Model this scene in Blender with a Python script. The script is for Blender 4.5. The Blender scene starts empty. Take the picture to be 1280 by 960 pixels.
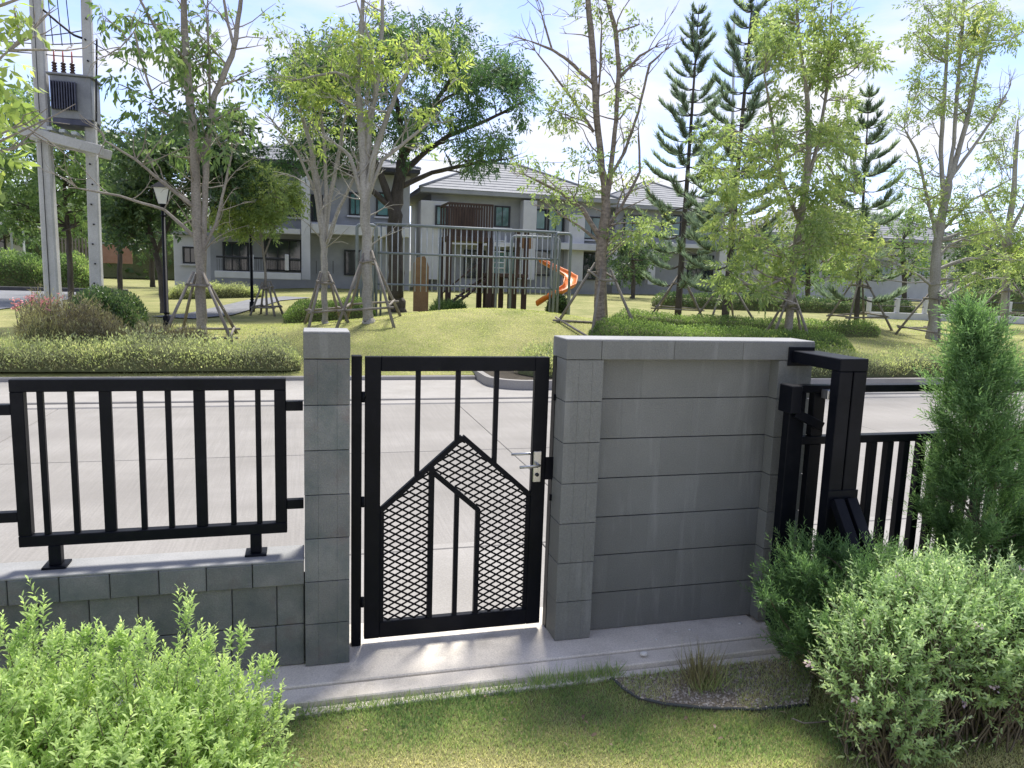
import bpy, math, random
import numpy as np
from math import radians, sin, cos, pi, sqrt
random.seed(7); rng = np.random.default_rng(7)

# ------------------------------------------------------------------ camera, sky, sun, exposure
F_PX, PITCH, ROLL, YAW, CAM_H = 940.0, radians(8.34), radians(1.91), radians(15.5), 2.1
SUN_EL, SUN_AZ = radians(61), radians(26)          # azimuth from +Y towards +X
scene = bpy.context.scene
_f = np.array([sin(YAW) * cos(PITCH), cos(YAW) * cos(PITCH), -sin(PITCH)])
_r0 = np.array([cos(YAW), -sin(YAW), 0.0]); _u0 = np.cross(_r0, _f)
_r = cos(ROLL) * _r0 + sin(ROLL) * _u0; _u = -sin(ROLL) * _r0 + cos(ROLL) * _u0
CAM = np.array([0, 0, CAM_H])
cam_data = bpy.data.cameras.new('camera'); cam = bpy.data.objects.new('camera', cam_data)
scene.collection.objects.link(cam)
from mathutils import Matrix, Vector, Quaternion
m = Matrix(((_r[0], _u[0], -_f[0], 0), (_r[1], _u[1], -_f[1], 0), (_r[2], _u[2], -_f[2], CAM_H), (0, 0, 0, 1)))
cam.matrix_world = m
cam_data.sensor_width = 36; cam_data.lens = 36 * F_PX / 1280
cam_data.clip_start = 0.05; cam_data.clip_end = 3000
scene.camera = cam

world = bpy.data.worlds.new('World'); scene.world = world; world.use_nodes = True
wn, wl = world.node_tree.nodes, world.node_tree.links
wn.clear()
w_out = wn.new('ShaderNodeOutputWorld'); w_bg = wn.new('ShaderNodeBackground')
sky = wn.new('ShaderNodeTexSky'); sky.sky_type = 'NISHITA'; sky.sun_disc = False
sky.sun_elevation = SUN_EL; sky.sun_rotation = SUN_AZ
sky.air_density = 1.0; sky.dust_density = 0.3; sky.ozone_density = 4.5
w_bg.inputs['Strength'].default_value = 0.125
tc = wn.new('ShaderNodeTexCoord'); sep = wn.new('ShaderNodeSeparateXYZ')
wl.new(tc.outputs['Generated'], sep.inputs[0])
zc = wn.new('ShaderNodeMath'); zc.operation = 'MAXIMUM'; zc.inputs[1].default_value = 0.0
wl.new(sep.outputs['Z'], zc.inputs[0])
za = wn.new('ShaderNodeMath'); za.operation = 'ADD'; za.inputs[1].default_value = 0.16
wl.new(zc.outputs[0], za.inputs[0])
dv = wn.new('ShaderNodeVectorMath'); dv.operation = 'DIVIDE'
cmb = wn.new('ShaderNodeCombineXYZ')
for k in range(3): wl.new(za.outputs[0], cmb.inputs[k])
wl.new(tc.outputs['Generated'], dv.inputs[0]); wl.new(cmb.outputs[0], dv.inputs[1])
cn = wn.new('ShaderNodeTexNoise'); cn.inputs['Scale'].default_value = 1.5; cn.inputs['Detail'].default_value = 7
cn.inputs['Roughness'].default_value = 0.56; cn.inputs['Distortion'].default_value = 0.35
wl.new(dv.outputs[0], cn.inputs['Vector'])
cr = wn.new('ShaderNodeValToRGB'); cr.color_ramp.elements[0].position = 0.42; cr.color_ramp.elements[1].position = 0.62
cr.color_ramp.elements[0].color = (0.12, 0.12, 0.12, 1); cr.color_ramp.elements[1].color = (0.85, 0.85, 0.85, 1)
wl.new(cn.outputs['Fac'], cr.inputs[0])
cmix = wn.new('ShaderNodeMix'); cmix.data_type = 'RGBA'
tint = wn.new('ShaderNodeMix'); tint.data_type = 'RGBA'; tint.blend_type = 'MULTIPLY'; tint.inputs[0].default_value = 1.0; tint.inputs[7].default_value = (0.91, 0.82, 0.99, 1)
wl.new(sky.outputs[0], tint.inputs[6])
wl.new(cr.outputs[0], cmix.inputs['Factor']); wl.new(tint.outputs[2], cmix.inputs[6])
cmix.inputs[7].default_value = (3.95, 3.8, 3.65, 1)
wl.new(cmix.outputs[2], w_bg.inputs['Color']); wl.new(w_bg.outputs[0], w_out.inputs[0])

sun_data = bpy.data.lights.new('sun', 'SUN'); sun_data.energy = 3.3; sun_data.angle = radians(14)
sun_data.color = (1.0, 0.955, 0.88)
sun = bpy.data.objects.new('sun', sun_data); scene.collection.objects.link(sun)
sd = Vector((sin(SUN_AZ) * cos(SUN_EL), cos(SUN_AZ) * cos(SUN_EL), sin(SUN_EL)))
sun.rotation_euler = sd.to_track_quat('Z', 'Y').to_euler(); sun.location = (-8, 12, 25)
vs = scene.view_settings
vs.view_transform = 'Standard'; vs.look = 'None'; vs.exposure = 1.15; vs.gamma = 1; vs.use_curve_mapping = False

# ------------------------------------------------------------------ pixel rays and terrain
def ray(x, y): return _r * (x - 640) / F_PX + _u * (480 - y) / F_PX + _f
def atY(x, y, Y):
    d = ray(x, y); return CAM + d * (Y / d[1])
def at(x, y, Z=0.0):
    d = ray(x, y); return CAM + d * ((Z - CAM_H) / d[2])
def mpp(Y, x=640): return Y / F_PX / ray(x, 400)[1]       # metres per pixel at depth Y
def sm(a, b, x):
    t = np.clip((x - a) / (b - a), 0, 1); return t * t * (3 - 2 * t)
def terrain(X, Y):
    z = 0.10 + 0.30 * sm(15.2, 21, Y) + 0.55 * sm(24, 45, Y) * sm(-8, 1, X)
    z = z + 0.72 * np.exp(-((X - 5.2) / 4.4) ** 2 - ((Y - 20.4) / 2.9) ** 2)
    z = z + 0.30 * np.exp(-((X - 19.6) / 1.4) ** 2 - ((Y - 22.6) / 1.4) ** 2)
    return z
def on(x, y, ymin=15.5, ymax=120):                        # ray meets park ground
    d = ray(x, y); Y = ymin
    while Y < ymax:
        p = CAM + d * (Y / d[1])
        if p[2] <= terrain(p[0], p[1]): return p
        Y += 0.05
    return p

# ------------------------------------------------------------------ mesh helpers
COL = scene.collection
def link(o): COL.objects.link(o); return o
def tag(o, label=None, cat=None, group=None, kind=None):
    if label: o['label'] = label
    if cat: o['category'] = cat
    if group: o['group'] = group
    if kind: o['kind'] = kind
    return o
def thing(name, loc, label, cat, group=None):
    o = link(bpy.data.objects.new(name, None)); o.location = [float(v) for v in loc]; o.empty_display_size = 0.1
    return tag(o, label, cat, group)
def wloc(o):
    v = Vector((0, 0, 0))
    while o is not None: v = v + o.location; o = o.parent
    return v
class MB:
    def __init__(s): s.v = []; s.f = []; s.sm = []
    def add(s, vs, fs, smooth=False):
        n = len(s.v); s.v += [tuple(map(float, v)) for v in vs]; s.f += [tuple(i + n for i in f) for f in fs]; s.sm += [smooth] * len(fs)
        return s
    def cbox(s, c, size, ch=0.004, ax=None):
        """chamfered box, centre c, full size, optional 3 axes"""
        hx, hy, hz = [max(v / 2, 1e-4) for v in size]; ch = min(ch, hx * .6, hy * .6, hz * .6)
        vs = []; idx = {}
        for sx in (-1, 1):
            for sy in (-1, 1):
                for sz in (-1, 1):
                    for k in range(3):
                        p = [sx * (hx - (0 if k == 0 else ch)), sy * (hy - (0 if k == 1 else ch)), sz * (hz - (0 if k == 2 else ch))]
                        idx[(sx, sy, sz, k)] = len(vs); vs.append(p)
        fs = []
        for k in range(3):
            a, b = (k + 1) % 3, (k + 2) % 3
            for sg in (-1, 1):
                q = []
                for (u, w) in ((-1, -1), (1, -1), (1, 1), (-1, 1)):
                    t = [0, 0, 0]; t[k] = sg; t[a] = u; t[b] = w; q.append(idx[(*t, k)])
                fs.append(q if sg > 0 else q[::-1])
            for u in (-1, 1):
                for w in (-1, 1):
                    t0 = [0, 0, 0]; t0[a] = u; t0[b] = w; t0[k] = -1; t1 = list(t0); t1[k] = 1
                    q = [idx[(*t0, a)], idx[(*t1, a)], idx[(*t1, b)], idx[(*t0, b)]]
                    fs.append(q if u * w < 0 else q[::-1])
        for sx in (-1, 1):
            for sy in (-1, 1):
                for sz in (-1, 1):
                    q = [idx[(sx, sy, sz, k)] for k in range(3)]
                    fs.append(q if sx * sy * sz > 0 else q[::-1])
        if ax is not None: vs = [ax[0] * p[0] + ax[1] * p[1] + ax[2] * p[2] for p in map(np.array, vs)]
        return s.add([np.array(p) + np.array(c) for p in vs], fs)
    def box(s, x0, x1, y0, y1, z0, z1, ch=0.004):
        return s.cbox(((x0 + x1) / 2, (y0 + y1) / 2, (z0 + z1) / 2), (abs(x1 - x0), abs(y1 - y0), abs(z1 - z0)), ch)
    def bar(s, a, b, w, d, up=(0, 1, 0), ch=0.002):
        a, b = np.array(a, float), np.array(b, float); z = b - a; L = np.linalg.norm(z); z /= L
        up = np.array(up, float); x = np.cross(up, z)
        if np.linalg.norm(x) < 1e-3: x = np.cross(np.array([1.0, 0, 0]), z)
        x /= np.linalg.norm(x); y = np.cross(z, x)
        return s.cbox((a + b) / 2, (w, d, L), ch, (x, y, z))
    def tube(s, pts, rad, n=7, cap=True):
        pts = [np.array(p, float) for p in pts]; N = len(pts); base = len(s.v); rings = []
        ref = np.array([0.31, 0.87, 0.2]); vs = []; fs = []
        for i, p in enumerate(pts):
            t = pts[min(i + 1, N - 1)] - pts[max(i - 1, 0)]; t /= (np.linalg.norm(t) + 1e-9)
            x = np.cross(ref, t)
            if np.linalg.norm(x) < .15: x = np.cross(np.array([1.0, 0, 0.3]), t)
            x /= np.linalg.norm(x); y = np.cross(t, x); r = rad[i] if hasattr(rad, '__len__') else rad
            for k in range(n):
                a = 2 * pi * k / n; vs.append(p + r * (cos(a) * x + sin(a) * y))
        for i in range(N - 1):
            for k in range(n):
                k2 = (k + 1) % n; fs.append((i * n + k, i * n + k2, (i + 1) * n + k2, (i + 1) * n + k))
        if cap: fs += [tuple(range(n))[::-1], tuple(range((N - 1) * n, N * n))]
        return s.add(vs, fs, True)
    def prism(s, poly, fn0, fn1):
        """poly list of 2D; fn0/fn1 map to 3D"""
        n = len(poly); vs = [fn0(*p) for p in poly] + [fn1(*p) for p in poly]
        fs = [tuple(range(n))[::-1], tuple(range(n, 2 * n))] + [(i, (i + 1) % n, n + (i + 1) % n, n + i) for i in range(n)]
        return s.add(vs, fs)
    def build(s, name, mat, parent=None, kind=None, label=None):
        me = bpy.data.meshes.new(name); o = link(bpy.data.objects.new(name, me))
        off = wloc(parent) if parent is not None else Vector((0, 0, 0))
        me.from_pydata([(v[0] - off.x, v[1] - off.y, v[2] - off.z) for v in s.v], [], s.f)
        me.polygons.foreach_set('use_smooth', s.sm); me.materials.append(mat); me.update()
        if parent is not None: o.parent = parent
        if kind: o['kind'] = kind
        if label: o['label'] = label
        return o
def meshobj(name, me, loc, parent=None):
    o = link(bpy.data.objects.new(name, me)); off = wloc(parent) if parent is not None else Vector((0, 0, 0))
    o.location = Vector([float(v) for v in loc]) - off
    if parent is not None: o.parent = parent
    return o
def copy_tree(o, loc=None, label=None, group=None, parent=None):
    c = link(o.copy())
    if parent is not None: c.parent = parent
    if loc is not None: c.location = [float(v) for v in loc]
    if label: c['label'] = label
    if group: c['group'] = group
    for ch in list(o.children): copy_tree(ch, parent=c)
    return c
_cache = {}
def block_mesh(sx, sy, sz, ch, mat, cells=None):
    key = (round(sx, 3), round(sy, 3), round(sz, 3), ch, mat.name, cells)
    if key not in _cache:
        b = MB()
        if cells:
            x = -sx / 2
            for i, c in enumerate(cells):
                w = sx * c; g = 0.0012
                b.cbox((x + w / 2, 0, 0), (w - g * .2, sy, sz), 0.0011); x += w
        else: b.cbox((0, 0, 0), (sx, sy, sz), ch)
        me = bpy.data.meshes.new('block'); me.from_pydata(b.v, [], b.f); me.materials.append(mat); _cache[key] = me
    return _cache[key]

def nrm(a): return a / (np.linalg.norm(a, axis=-1, keepdims=True) + 1e-9)
def leaf_mesh(name, P, D, N, L, W, v, mat, parent=None, hexa=False, fold=0.12, kind=None):
    """one mesh holding n leaves. P base, D axis, N approx normal"""
    P, D, N = np.asarray(P, float), nrm(np.asarray(D, float)), np.asarray(N, float); n = len(P)
    L = np.broadcast_to(np.asarray(L, float), (n,))[:, None]; W = np.broadcast_to(np.asarray(W, float), (n,))[:, None]
    S = nrm(np.cross(D, N)); U = np.cross(S, D)
    if hexa:
        k = 6
        vs = np.stack([P, P + D * L * .32 + S * W * .45 + U * W * fold, P + D * L * .72 + S * W * .42 + U * W * fold - U * L * .05,
                       P + D * L - U * L * .14, P + D * L * .72 - S * W * .42 + U * W * fold - U * L * .05, P + D * L * .32 - S * W * .45 + U * W * fold], 1)
        b = np.arange(n)[:, None] * 6
        idx = np.concatenate([b + np.array([[0, 1, 5, ]]), b + np.array([[1, 2, 4, 5]]), b + np.array([[2, 3, 4]])], 1).ravel()
        tot = np.tile(np.array([3, 4, 3]), n); vv = np.repeat(v, 3)
    else:
        k = 4
        vs = np.stack([P, P + D * L * .45 + S * W * .5 + U * W * fold, P + D * L - U * L * .10, P + D * L * .45 - S * W * .5 + U * W * fold], 1)
        idx = np.arange(n * 4); tot = np.full(n, 4); vv = v
    off = np.array(wloc(parent)) if parent is not None else np.zeros(3)
    vs = (vs.reshape(-1, 3) - off).astype(np.float32)
    me = bpy.data.meshes.new(name); me.vertices.add(len(vs)); me.vertices.foreach_set('co', vs.ravel())
    me.loops.add(len(idx)); me.loops.foreach_set('vertex_index', idx.astype(np.int32))
    me.polygons.add(len(tot)); st = np.concatenate([[0], np.cumsum(tot)[:-1]]); me.polygons.foreach_set('loop_start', st.astype(np.int32))
    me.update(calc_edges=True)
    a = me.attributes.new('v', 'FLOAT', 'FACE'); a.data.foreach_set('value', np.asarray(vv, np.float32))
    me.materials.append(mat); o = link(bpy.data.objects.new(name, me))
    if parent is not None: o.parent = parent
    if kind: o['kind'] = kind
    return o

# ------------------------------------------------------------------ materials
def mat_new(name):
    mt = bpy.data.materials.new(name); mt.use_nodes = True; nt = mt.node_tree
    return mt, nt, nt.nodes['Principled BSDF'], nt.nodes['Material Output']
def ramp(nt, stops):
    r = nt.nodes.new('ShaderNodeValToRGB'); e = r.color_ramp.elements
    while len(e) < len(stops): e.new(0.5)
    for el, (p, c) in zip(e, stops): el.position = p; el.color = (*c, 1)
    return r
def noise(nt, scale, detail=4, rough=.55, coord='Object', stretch=None, vec=None):
    n = nt.nodes.new('ShaderNodeTexNoise'); n.inputs['Scale'].default_value = scale; n.inputs['Detail'].default_value = detail; n.inputs['Roughness'].default_value = rough
    if vec is None:
        if coord == 'World':
            g = nt.nodes.new('ShaderNodeNewGeometry'); vec = g.outputs['Position']
        else:
            t = nt.nodes.new('ShaderNodeTexCoord'); vec = t.outputs[coord]
    if stretch:
        mp = nt.nodes.new('ShaderNodeMapping'); mp.inputs['Scale'].default_value = stretch; nt.links.new(vec, mp.inputs[0]); vec = mp.outputs[0]
    nt.links.new(vec, n.inputs['Vector']); return n
def mixc(nt, fac, a, b, mode='MIX'):
    mx = nt.nodes.new('ShaderNodeMix'); mx.data_type = 'RGBA'; mx.blend_type = mode
    for s, i in ((fac, 0), (a, 6), (b, 7)):
        if isinstance(s, (int, float)): mx.inputs[i].default_value = s
        elif isinstance(s, tuple): mx.inputs[i].default_value = (*s, 1)
        else: nt.links.new(s, mx.inputs[i])
    return mx.outputs[2]
def surf(name, c0, c1, scale=3, rough=.8, bump=.15, bscale=60, fine=0.25, stretch=None, spec=.3, coord='World', metallic=0, extra=None):
    """two-tone mottled surface with fine grain and bump"""
    mt, nt, bs, out = mat_new(name); L = nt.links
    n1 = noise(nt, scale, 6, .6, coord, stretch); r1 = ramp(nt, [(.32, c0), (.68, c1)]); L.new(n1.outputs[0], r1.inputs[0])
    n2 = noise(nt, bscale, 3, .7, coord); r2 = ramp(nt, [(.3, (1 - fine,) * 3), (.7, (1 + fine * .4,) * 3)]); L.new(n2.outputs[0], r2.inputs[0])
    col = mixc(nt, 1.0, r1.outputs[0], r2.outputs[0], 'MULTIPLY')
    if extra: col = extra(nt, col)
    L.new(col, bs.inputs['Base Color']); bs.inputs['Roughness'].default_value = rough; bs.inputs['Specular IOR Level'].default_value = spec
    bs.inputs['Metallic'].default_value = metallic
    if bump:
        bp = nt.nodes.new('ShaderNodeBump'); bp.inputs['Strength'].default_value = bump; bp.inputs['Distance'].default_value = .01
        L.new(n2.outputs[0], bp.inputs['Height']); L.new(bp.outputs[0], bs.inputs['Normal'])
    return mt
def leafmat(name, stops, trans=.38, rough=.5, tboost=1.6):
    mt, nt, bs, out = mat_new(name); L = nt.links
    at_ = nt.nodes.new('ShaderNodeAttribute'); at_.attribute_name = 'v'
    r0 = ramp(nt, stops); L.new(at_.outputs['Fac'], r0.inputs[0]); r = nt.nodes.new('ShaderNodeHueSaturation'); r.inputs['Saturation'].default_value = .86; r.inputs['Value'].default_value = 1.22; L.new(r0.outputs[0], r.inputs['Color'])
    L.new(r.outputs[0], bs.inputs['Base Color']); bs.inputs['Roughness'].default_value = rough; bs.inputs['Specular IOR Level'].default_value = .35
    tr = nt.nodes.new('ShaderNodeBsdfTranslucent'); c = mixc(nt, 1.0, r.outputs[0], (tboost, tboost * 1.02, tboost * .72), 'MULTIPLY'); L.new(c, tr.inputs[0])
    ms = nt.nodes.new('ShaderNodeMixShader'); ms.inputs[0].default_value = trans
    L.new(bs.outputs[0], ms.inputs[1]); L.new(tr.outputs[0], ms.inputs[2]); L.new(ms.outputs[0], out.inputs[0])
    return mt
M = {}
def tone(nt, col, lo=.84, hi=1.12):  # each block takes the paint a little differently
    oi = nt.nodes.new('ShaderNodeObjectInfo'); r = ramp(nt, [(0, (lo,) * 3), (1, (hi,) * 3)]); nt.links.new(oi.outputs['Random'], r.inputs[0])
    return mixc(nt, 1.0, col, r.outputs[0], 'MULTIPLY')
def streaks(nt, col):                 # pale vertical runs and smears of lime and dust on the painted blocks
    col = tone(nt, col, .92, 1.07); n = noise(nt, 5.0, 3, .6, 'World', (3.2, 1, .35)); r = ramp(nt, [(.56, (0, 0, 0)), (.74, (.34,) * 3)]); nt.links.new(n.outputs[0], r.inputs[0])
    return mixc(nt, r.outputs[0], col, (.31, .315, .30))
M['block'] = surf('grey_block_paint', (.172, .176, .162), (.205, .209, .194), 2.2, .75, .35, 150, .22, extra=streaks)
M['blockdark'] = surf('mortar_joint', (.075, .08, .078), (.10, .105, .10), 5, .9, .3, 90)
def stains(nt, col):
    n = noise(nt, 4.5, 5, .65, 'World'); r = ramp(nt, [(.40, (0, 0, 0)), (.68, (.72,) * 3)]); nt.links.new(n.outputs[0], r.inputs[0])
    c = mixc(nt, r.outputs[0], col, (.085, .11, .105))
    n3 = noise(nt, 7.5, 4, .6, 'World'); r3 = ramp(nt, [(.56, (0, 0, 0)), (.74, (.45,) * 3)]); nt.links.new(n3.outputs[0], r3.inputs[0])
    return tone(nt, mixc(nt, r3.outputs[0], c, (.15, .105, .095)))
M['blockold'] = surf('weathered_block_paint', (.175, .178, .168), (.245, .245, .232), 3, .78, .4, 140, .25, extra=stains)
def dust(nt, col):
    n = noise(nt, 9, 6, .7, 'World'); r = ramp(nt, [(.52, (0, 0, 0)), (.8, (.55,) * 3)]); nt.links.new(n.outputs[0], r.inputs[0])
    return mixc(nt, r.outputs[0], col, (.016, .016, .021))
M['black'] = surf('black_gate_paint', (.003, .004, .0065), (.007, .008, .012), 5, .42, .08, 240, .2, spec=.12, extra=dust)
M['steel'] = surf('brushed_steel', (.42, .43, .43), (.55, .55, .54), 30, .3, .03, 200, .15, metallic=.85)
def dirt(nt, col):
    n = noise(nt, 2.3, 6, .68, 'World'); r = ramp(nt, [(.50, (0, 0, 0)), (.74, (.6,) * 3)]); nt.links.new(n.outputs[0], r.inputs[0])
    return mixc(nt, r.outputs[0], col, (.20, .18, .14))
M['slab'] = surf('concrete_footing', (.60, .555, .48), (.72, .67, .59), 3, .85, .25, 120, .25, extra=dirt)
M['pave'] = surf('pavement_concrete', (.27, .257, .235), (.33, .316, .292), 1.6, .85, .2, 60, .18)
M['coping'] = surf('coping_top', (.25, .255, .25), (.32, .32, .315), 4, .8, .2, 120, .2)
def brushed(nt, col):
    n = noise(nt, 1.0, 4, .6, 'World', (60, 1.2, 1)); r = ramp(nt, [(.35, (.90,) * 3), (.65, (1.04,) * 3)]); nt.links.new(n.outputs[0], r.inputs[0])
    c = mixc(nt, 1.0, col, r.outputs[0], 'MULTIPLY')
    n2 = noise(nt, .55, 5, .6, 'World', (.35, 1.6, 1)); r2 = ramp(nt, [(.45, (0, 0, 0)), (.75, (.6,) * 3)]); nt.links.new(n2.outputs[0], r2.inputs[0])
    return mixc(nt, r2.outputs[0], c, (.175, .165, .15))
M['road'] = surf('concrete_road', (.238, .226, .205), (.288, .274, .252), .9, .85, .15, 50, .15, extra=brushed)
M['asphalt'] = surf('grey_asphalt', (.16, .165, .175), (.22, .225, .235), 2, .85, .2, 40, .2)
M['kerbdark'] = surf('dark_painted_kerb', (.05, .05, .055), (.09, .09, .09), 4, .8, .1, 40)
M['lawn'] = surf('park_turf', (.185, .205, .055), (.34, .32, .13), 1.0, .9, .9, 26, .5)
M['lawnbase'] = surf('garden_turf_soil', (.19, .19, .075), (.28, .26, .12), 3, .95, .8, 90, .4)
M['soil'] = surf('planting_soil', (.045, .038, .028), (.085, .07, .05), 4, .95, .8, 60, .4)
M['gravelbase'] = surf('gravel_bed_soil', (.24, .20, .14), (.36, .31, .22), 6, .95, .8, 120, .4)
M['bark'] = surf('grey_brown_bark', (.22, .195, .16), (.38, .345, .29), 2.5, .9, .8, 26, .35, (1, 1, .35))
M['barkring'] = surf('ringed_brown_bark', (.17, .14, .115), (.33, .28, .235), 3, .9, .9, 14, .45, (1, 1, 6))
M['barkdark'] = surf('dark_bark', (.055, .048, .042), (.12, .105, .09), 3, .9, .8, 22, .3, (1, 1, .4))
M['barkgrey'] = surf('pale_grey_bark', (.28, .265, .23), (.42, .40, .36), 3, .9, .6, 24, .3, (1, 1, .3))
M['timber'] = surf('weathered_timber_prop', (.17, .15, .125), (.30, .275, .235), 6, .85, .5, 60, .3, (1, 1, .3))
M['twig'] = surf('twig_bark', (.13, .11, .075), (.22, .19, .14), 8, .9, .3, 60, .2)
M['pole'] = surf('utility_pole_concrete', (.42, .42, .41), (.52, .52, .51), 2, .85, .25, 30, .15)
M['galv'] = surf('pale_grey_paint', (.40, .43, .45), (.50, .53, .55), 3, .5, .05, 60, .1)
M['fencegrey'] = surf('blue_grey_fence_paint', (.17, .20, .215), (.24, .27, .285), 3, .55, .05, 60, .15)
M['transformer'] = surf('transformer_grey_paint', (.20, .21, .235), (.27, .285, .305), 4, .5, .05, 60, .12)
M['fins'] = surf('transformer_dark_fins', (.05, .055, .09), (.09, .095, .14), 4, .5, .05, 60, .1)
M['porcelain'] = surf('brown_insulator', (.06, .035, .03), (.10, .06, .05), 5, .25, 0, 60, .1)
M['redcap'] = surf('red_insulator_cap', (.35, .05, .05), (.45, .08, .07), 5, .5, 0, 60, .1)
M['cable'] = surf('black_cable', (.02, .02, .022), (.035, .035, .04), 5, .6, 0, 60, .1)
M['white'] = surf('white_house_render', (.48, .485, .49), (.57, .575, .58), 1.2, .8, .1, 30, .08)
M['greywall'] = surf('grey_house_render', (.25, .26, .27), (.32, .33, .345), 1.2, .8, .1, 30, .08)
M['roofgrey'] = surf('grey_roof_tile', (.19, .20, .21), (.26, .27, .28), 1.5, .75, .3, 12, .25)
M['darkframe'] = surf('dark_window_frame', (.02, .022, .026), (.035, .037, .042), 5, .5, 0, 60, .1)
M['brownwood'] = surf('brown_stained_timber', (.045, .03, .025), (.09, .058, .045), 4, .7, .3, 40, .25, (1, 1, .3))
M['orangebrown'] = surf('ochre_wood_panel', (.22, .13, .065), (.30, .19, .10), 4, .7, .3, 40, .25)
M['orange'] = surf('orange_slide_plastic', (.62, .17, .025), (.75, .24, .05), 2, .4, .02, 60, .08, spec=.5)
M['lampglass'] = surf('frosted_lamp_glass', (.62, .64, .62), (.72, .73, .70), 4, .25, 0, 60, .05, spec=.5)
M['stone'] = surf('pale_pebble', (.20, .155, .11), (.62, .57, .49), 70, .8, .2, 90, .2)
M['whitestone'] = surf('white_stone', (.62, .61, .58), (.74, .73, .70), 20, .8, .2, 90, .15)
M['terracotta'] = surf('terracotta_wall', (.30, .16, .10), (.38, .22, .15), 3, .8, .1, 30, .1)
M['shed'] = surf('weathered_fence_board', (.22, .19, .16), (.32, .28, .24), 3, .85, .3, 40, .2)
def glassmat(name, tint):
    mt, nt, bs, out = mat_new(name); n = noise(nt, .5, 3, .5, 'World'); r = ramp(nt, [(.35, tuple(v * .45 for v in tint)), (.65, tint)])
    nt.links.new(n.outputs[0], r.inputs[0]); nt.links.new(r.outputs[0], bs.inputs['Base Color']); bs.inputs['Roughness'].default_value = .06; bs.inputs['Specular IOR Level'].default_value = .9
    return mt
M['glass'] = glassmat('teal_window_glass', (.10, .22, .22)); M['glassdark'] = glassmat('dark_window_glass', (.03, .045, .05))
# foliage: stops by v
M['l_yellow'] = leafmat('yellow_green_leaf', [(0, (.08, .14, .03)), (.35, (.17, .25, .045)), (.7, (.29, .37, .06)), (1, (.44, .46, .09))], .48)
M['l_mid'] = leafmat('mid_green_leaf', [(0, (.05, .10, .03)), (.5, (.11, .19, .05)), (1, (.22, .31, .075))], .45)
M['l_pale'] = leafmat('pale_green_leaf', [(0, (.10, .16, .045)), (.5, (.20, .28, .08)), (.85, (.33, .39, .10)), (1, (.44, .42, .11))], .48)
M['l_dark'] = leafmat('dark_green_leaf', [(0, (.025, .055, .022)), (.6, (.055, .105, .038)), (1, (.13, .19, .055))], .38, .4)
M['l_feather'] = leafmat('feathery_green_leaf', [(0, (.03, .075, .035)), (.6, (.065, .14, .05)), (1, (.16, .26, .06))], .42)
M['l_pine'] = leafmat('blue_green_needle', [(0, (.09, .14, .115)), (.6, (.16, .225, .175)), (1, (.24, .31, .22))], .5)
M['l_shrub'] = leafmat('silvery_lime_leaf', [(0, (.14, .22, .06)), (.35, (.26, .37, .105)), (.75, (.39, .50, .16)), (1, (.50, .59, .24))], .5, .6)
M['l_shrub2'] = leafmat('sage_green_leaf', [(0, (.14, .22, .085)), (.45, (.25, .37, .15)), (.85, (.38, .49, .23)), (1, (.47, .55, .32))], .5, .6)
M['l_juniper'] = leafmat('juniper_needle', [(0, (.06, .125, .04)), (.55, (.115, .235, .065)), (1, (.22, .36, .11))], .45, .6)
M['l_hedge'] = leafmat('groundcover_leaf', [(0, (.19, .20, .13)), (.4, (.28, .315, .15)), (.8, (.38, .44, .15)), (1, (.48, .48, .22))], .5)
M['l_hedgegreen'] = leafmat('clipped_hedge_leaf', [(0, (.05, .10, .025)), (.5, (.12, .20, .04)), (1, (.25, .36, .075))], .42)
M['l_dry'] = leafmat('dry_brush_leaf', [(0, (.07, .06, .04)), (.4, (.15, .125, .08)), (.8, (.24, .22, .11)), (1, (.35, .34, .14))], .3)
M['l_pink'] = leafmat('pink_petal', [(0, (.45, .12, .15)), (1, (.65, .25, .28))], .3)
M['l_lilac'] = leafmat('lilac_petal', [(0, (.42, .30, .40)), (1, (.62, .48, .58))], .3)
M['l_red'] = leafmat('reddish_leaf', [(0, (.10, .045, .03)), (1, (.20, .10, .06))], .3)
M['grass'] = leafmat('garden_grass_blade', [(0, (.13, .23, .075)), (.3, (.23, .33, .11)), (.55, (.33, .39, .15)), (.8, (.48, .46, .25)), (1, (.58, .54, .34))], .5)
M['parkgrass'] = leafmat('park_grass_blade', [(0, (.21, .27, .07)), (.5, (.37, .40, .14)), (1, (.54, .51, .26))], .5)
M['deadleaf'] = leafmat('fallen_dry_leaf', [(0, (.08, .05, .03)), (.6, (.16, .11, .06)), (1, (.30, .22, .13))], .15)
M['core'] = surf('inner_twigs_and_leaves', (.10, .115, .05), (.16, .17, .075), 9, .95, .6, 40, .4)

# ------------------------------------------------------------------ the setting
def sheet(name, xs, ys, zf, mat):
    xs, ys = np.asarray(xs, float), np.asarray(ys, float); X, Y = np.meshgrid(xs, ys); Z = zf(X, Y) + 0 * X
    vs = np.stack([X, Y, Z], -1).reshape(-1, 3); nx = len(xs)
    fs = [(j * nx + i, j * nx + i + 1, (j + 1) * nx + i + 1, (j + 1) * nx + i) for j in range(len(ys) - 1) for i in range(nx - 1)]
    b = MB(); b.add(vs, fs, True); return b.build(name, mat, kind='structure')
def slabbox(name, x0, x1, y0, y1, z0, z1, mat, ch=.006):
    return MB().box(x0, x1, y0, y1, z0, z1, ch).build(name, mat, kind='structure')
YW = 3.757                                   # front plane of pillars and wall
sheet('ground', [-1500, -100, 150, 1500], [-60, -20, 2, 300, 2000], lambda X, Y: -0.30 + 0 * X, M['lawn'])
slabbox('terrace', -9, 12, -4, 1.2, -.28, .45, M['slab'])
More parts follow.
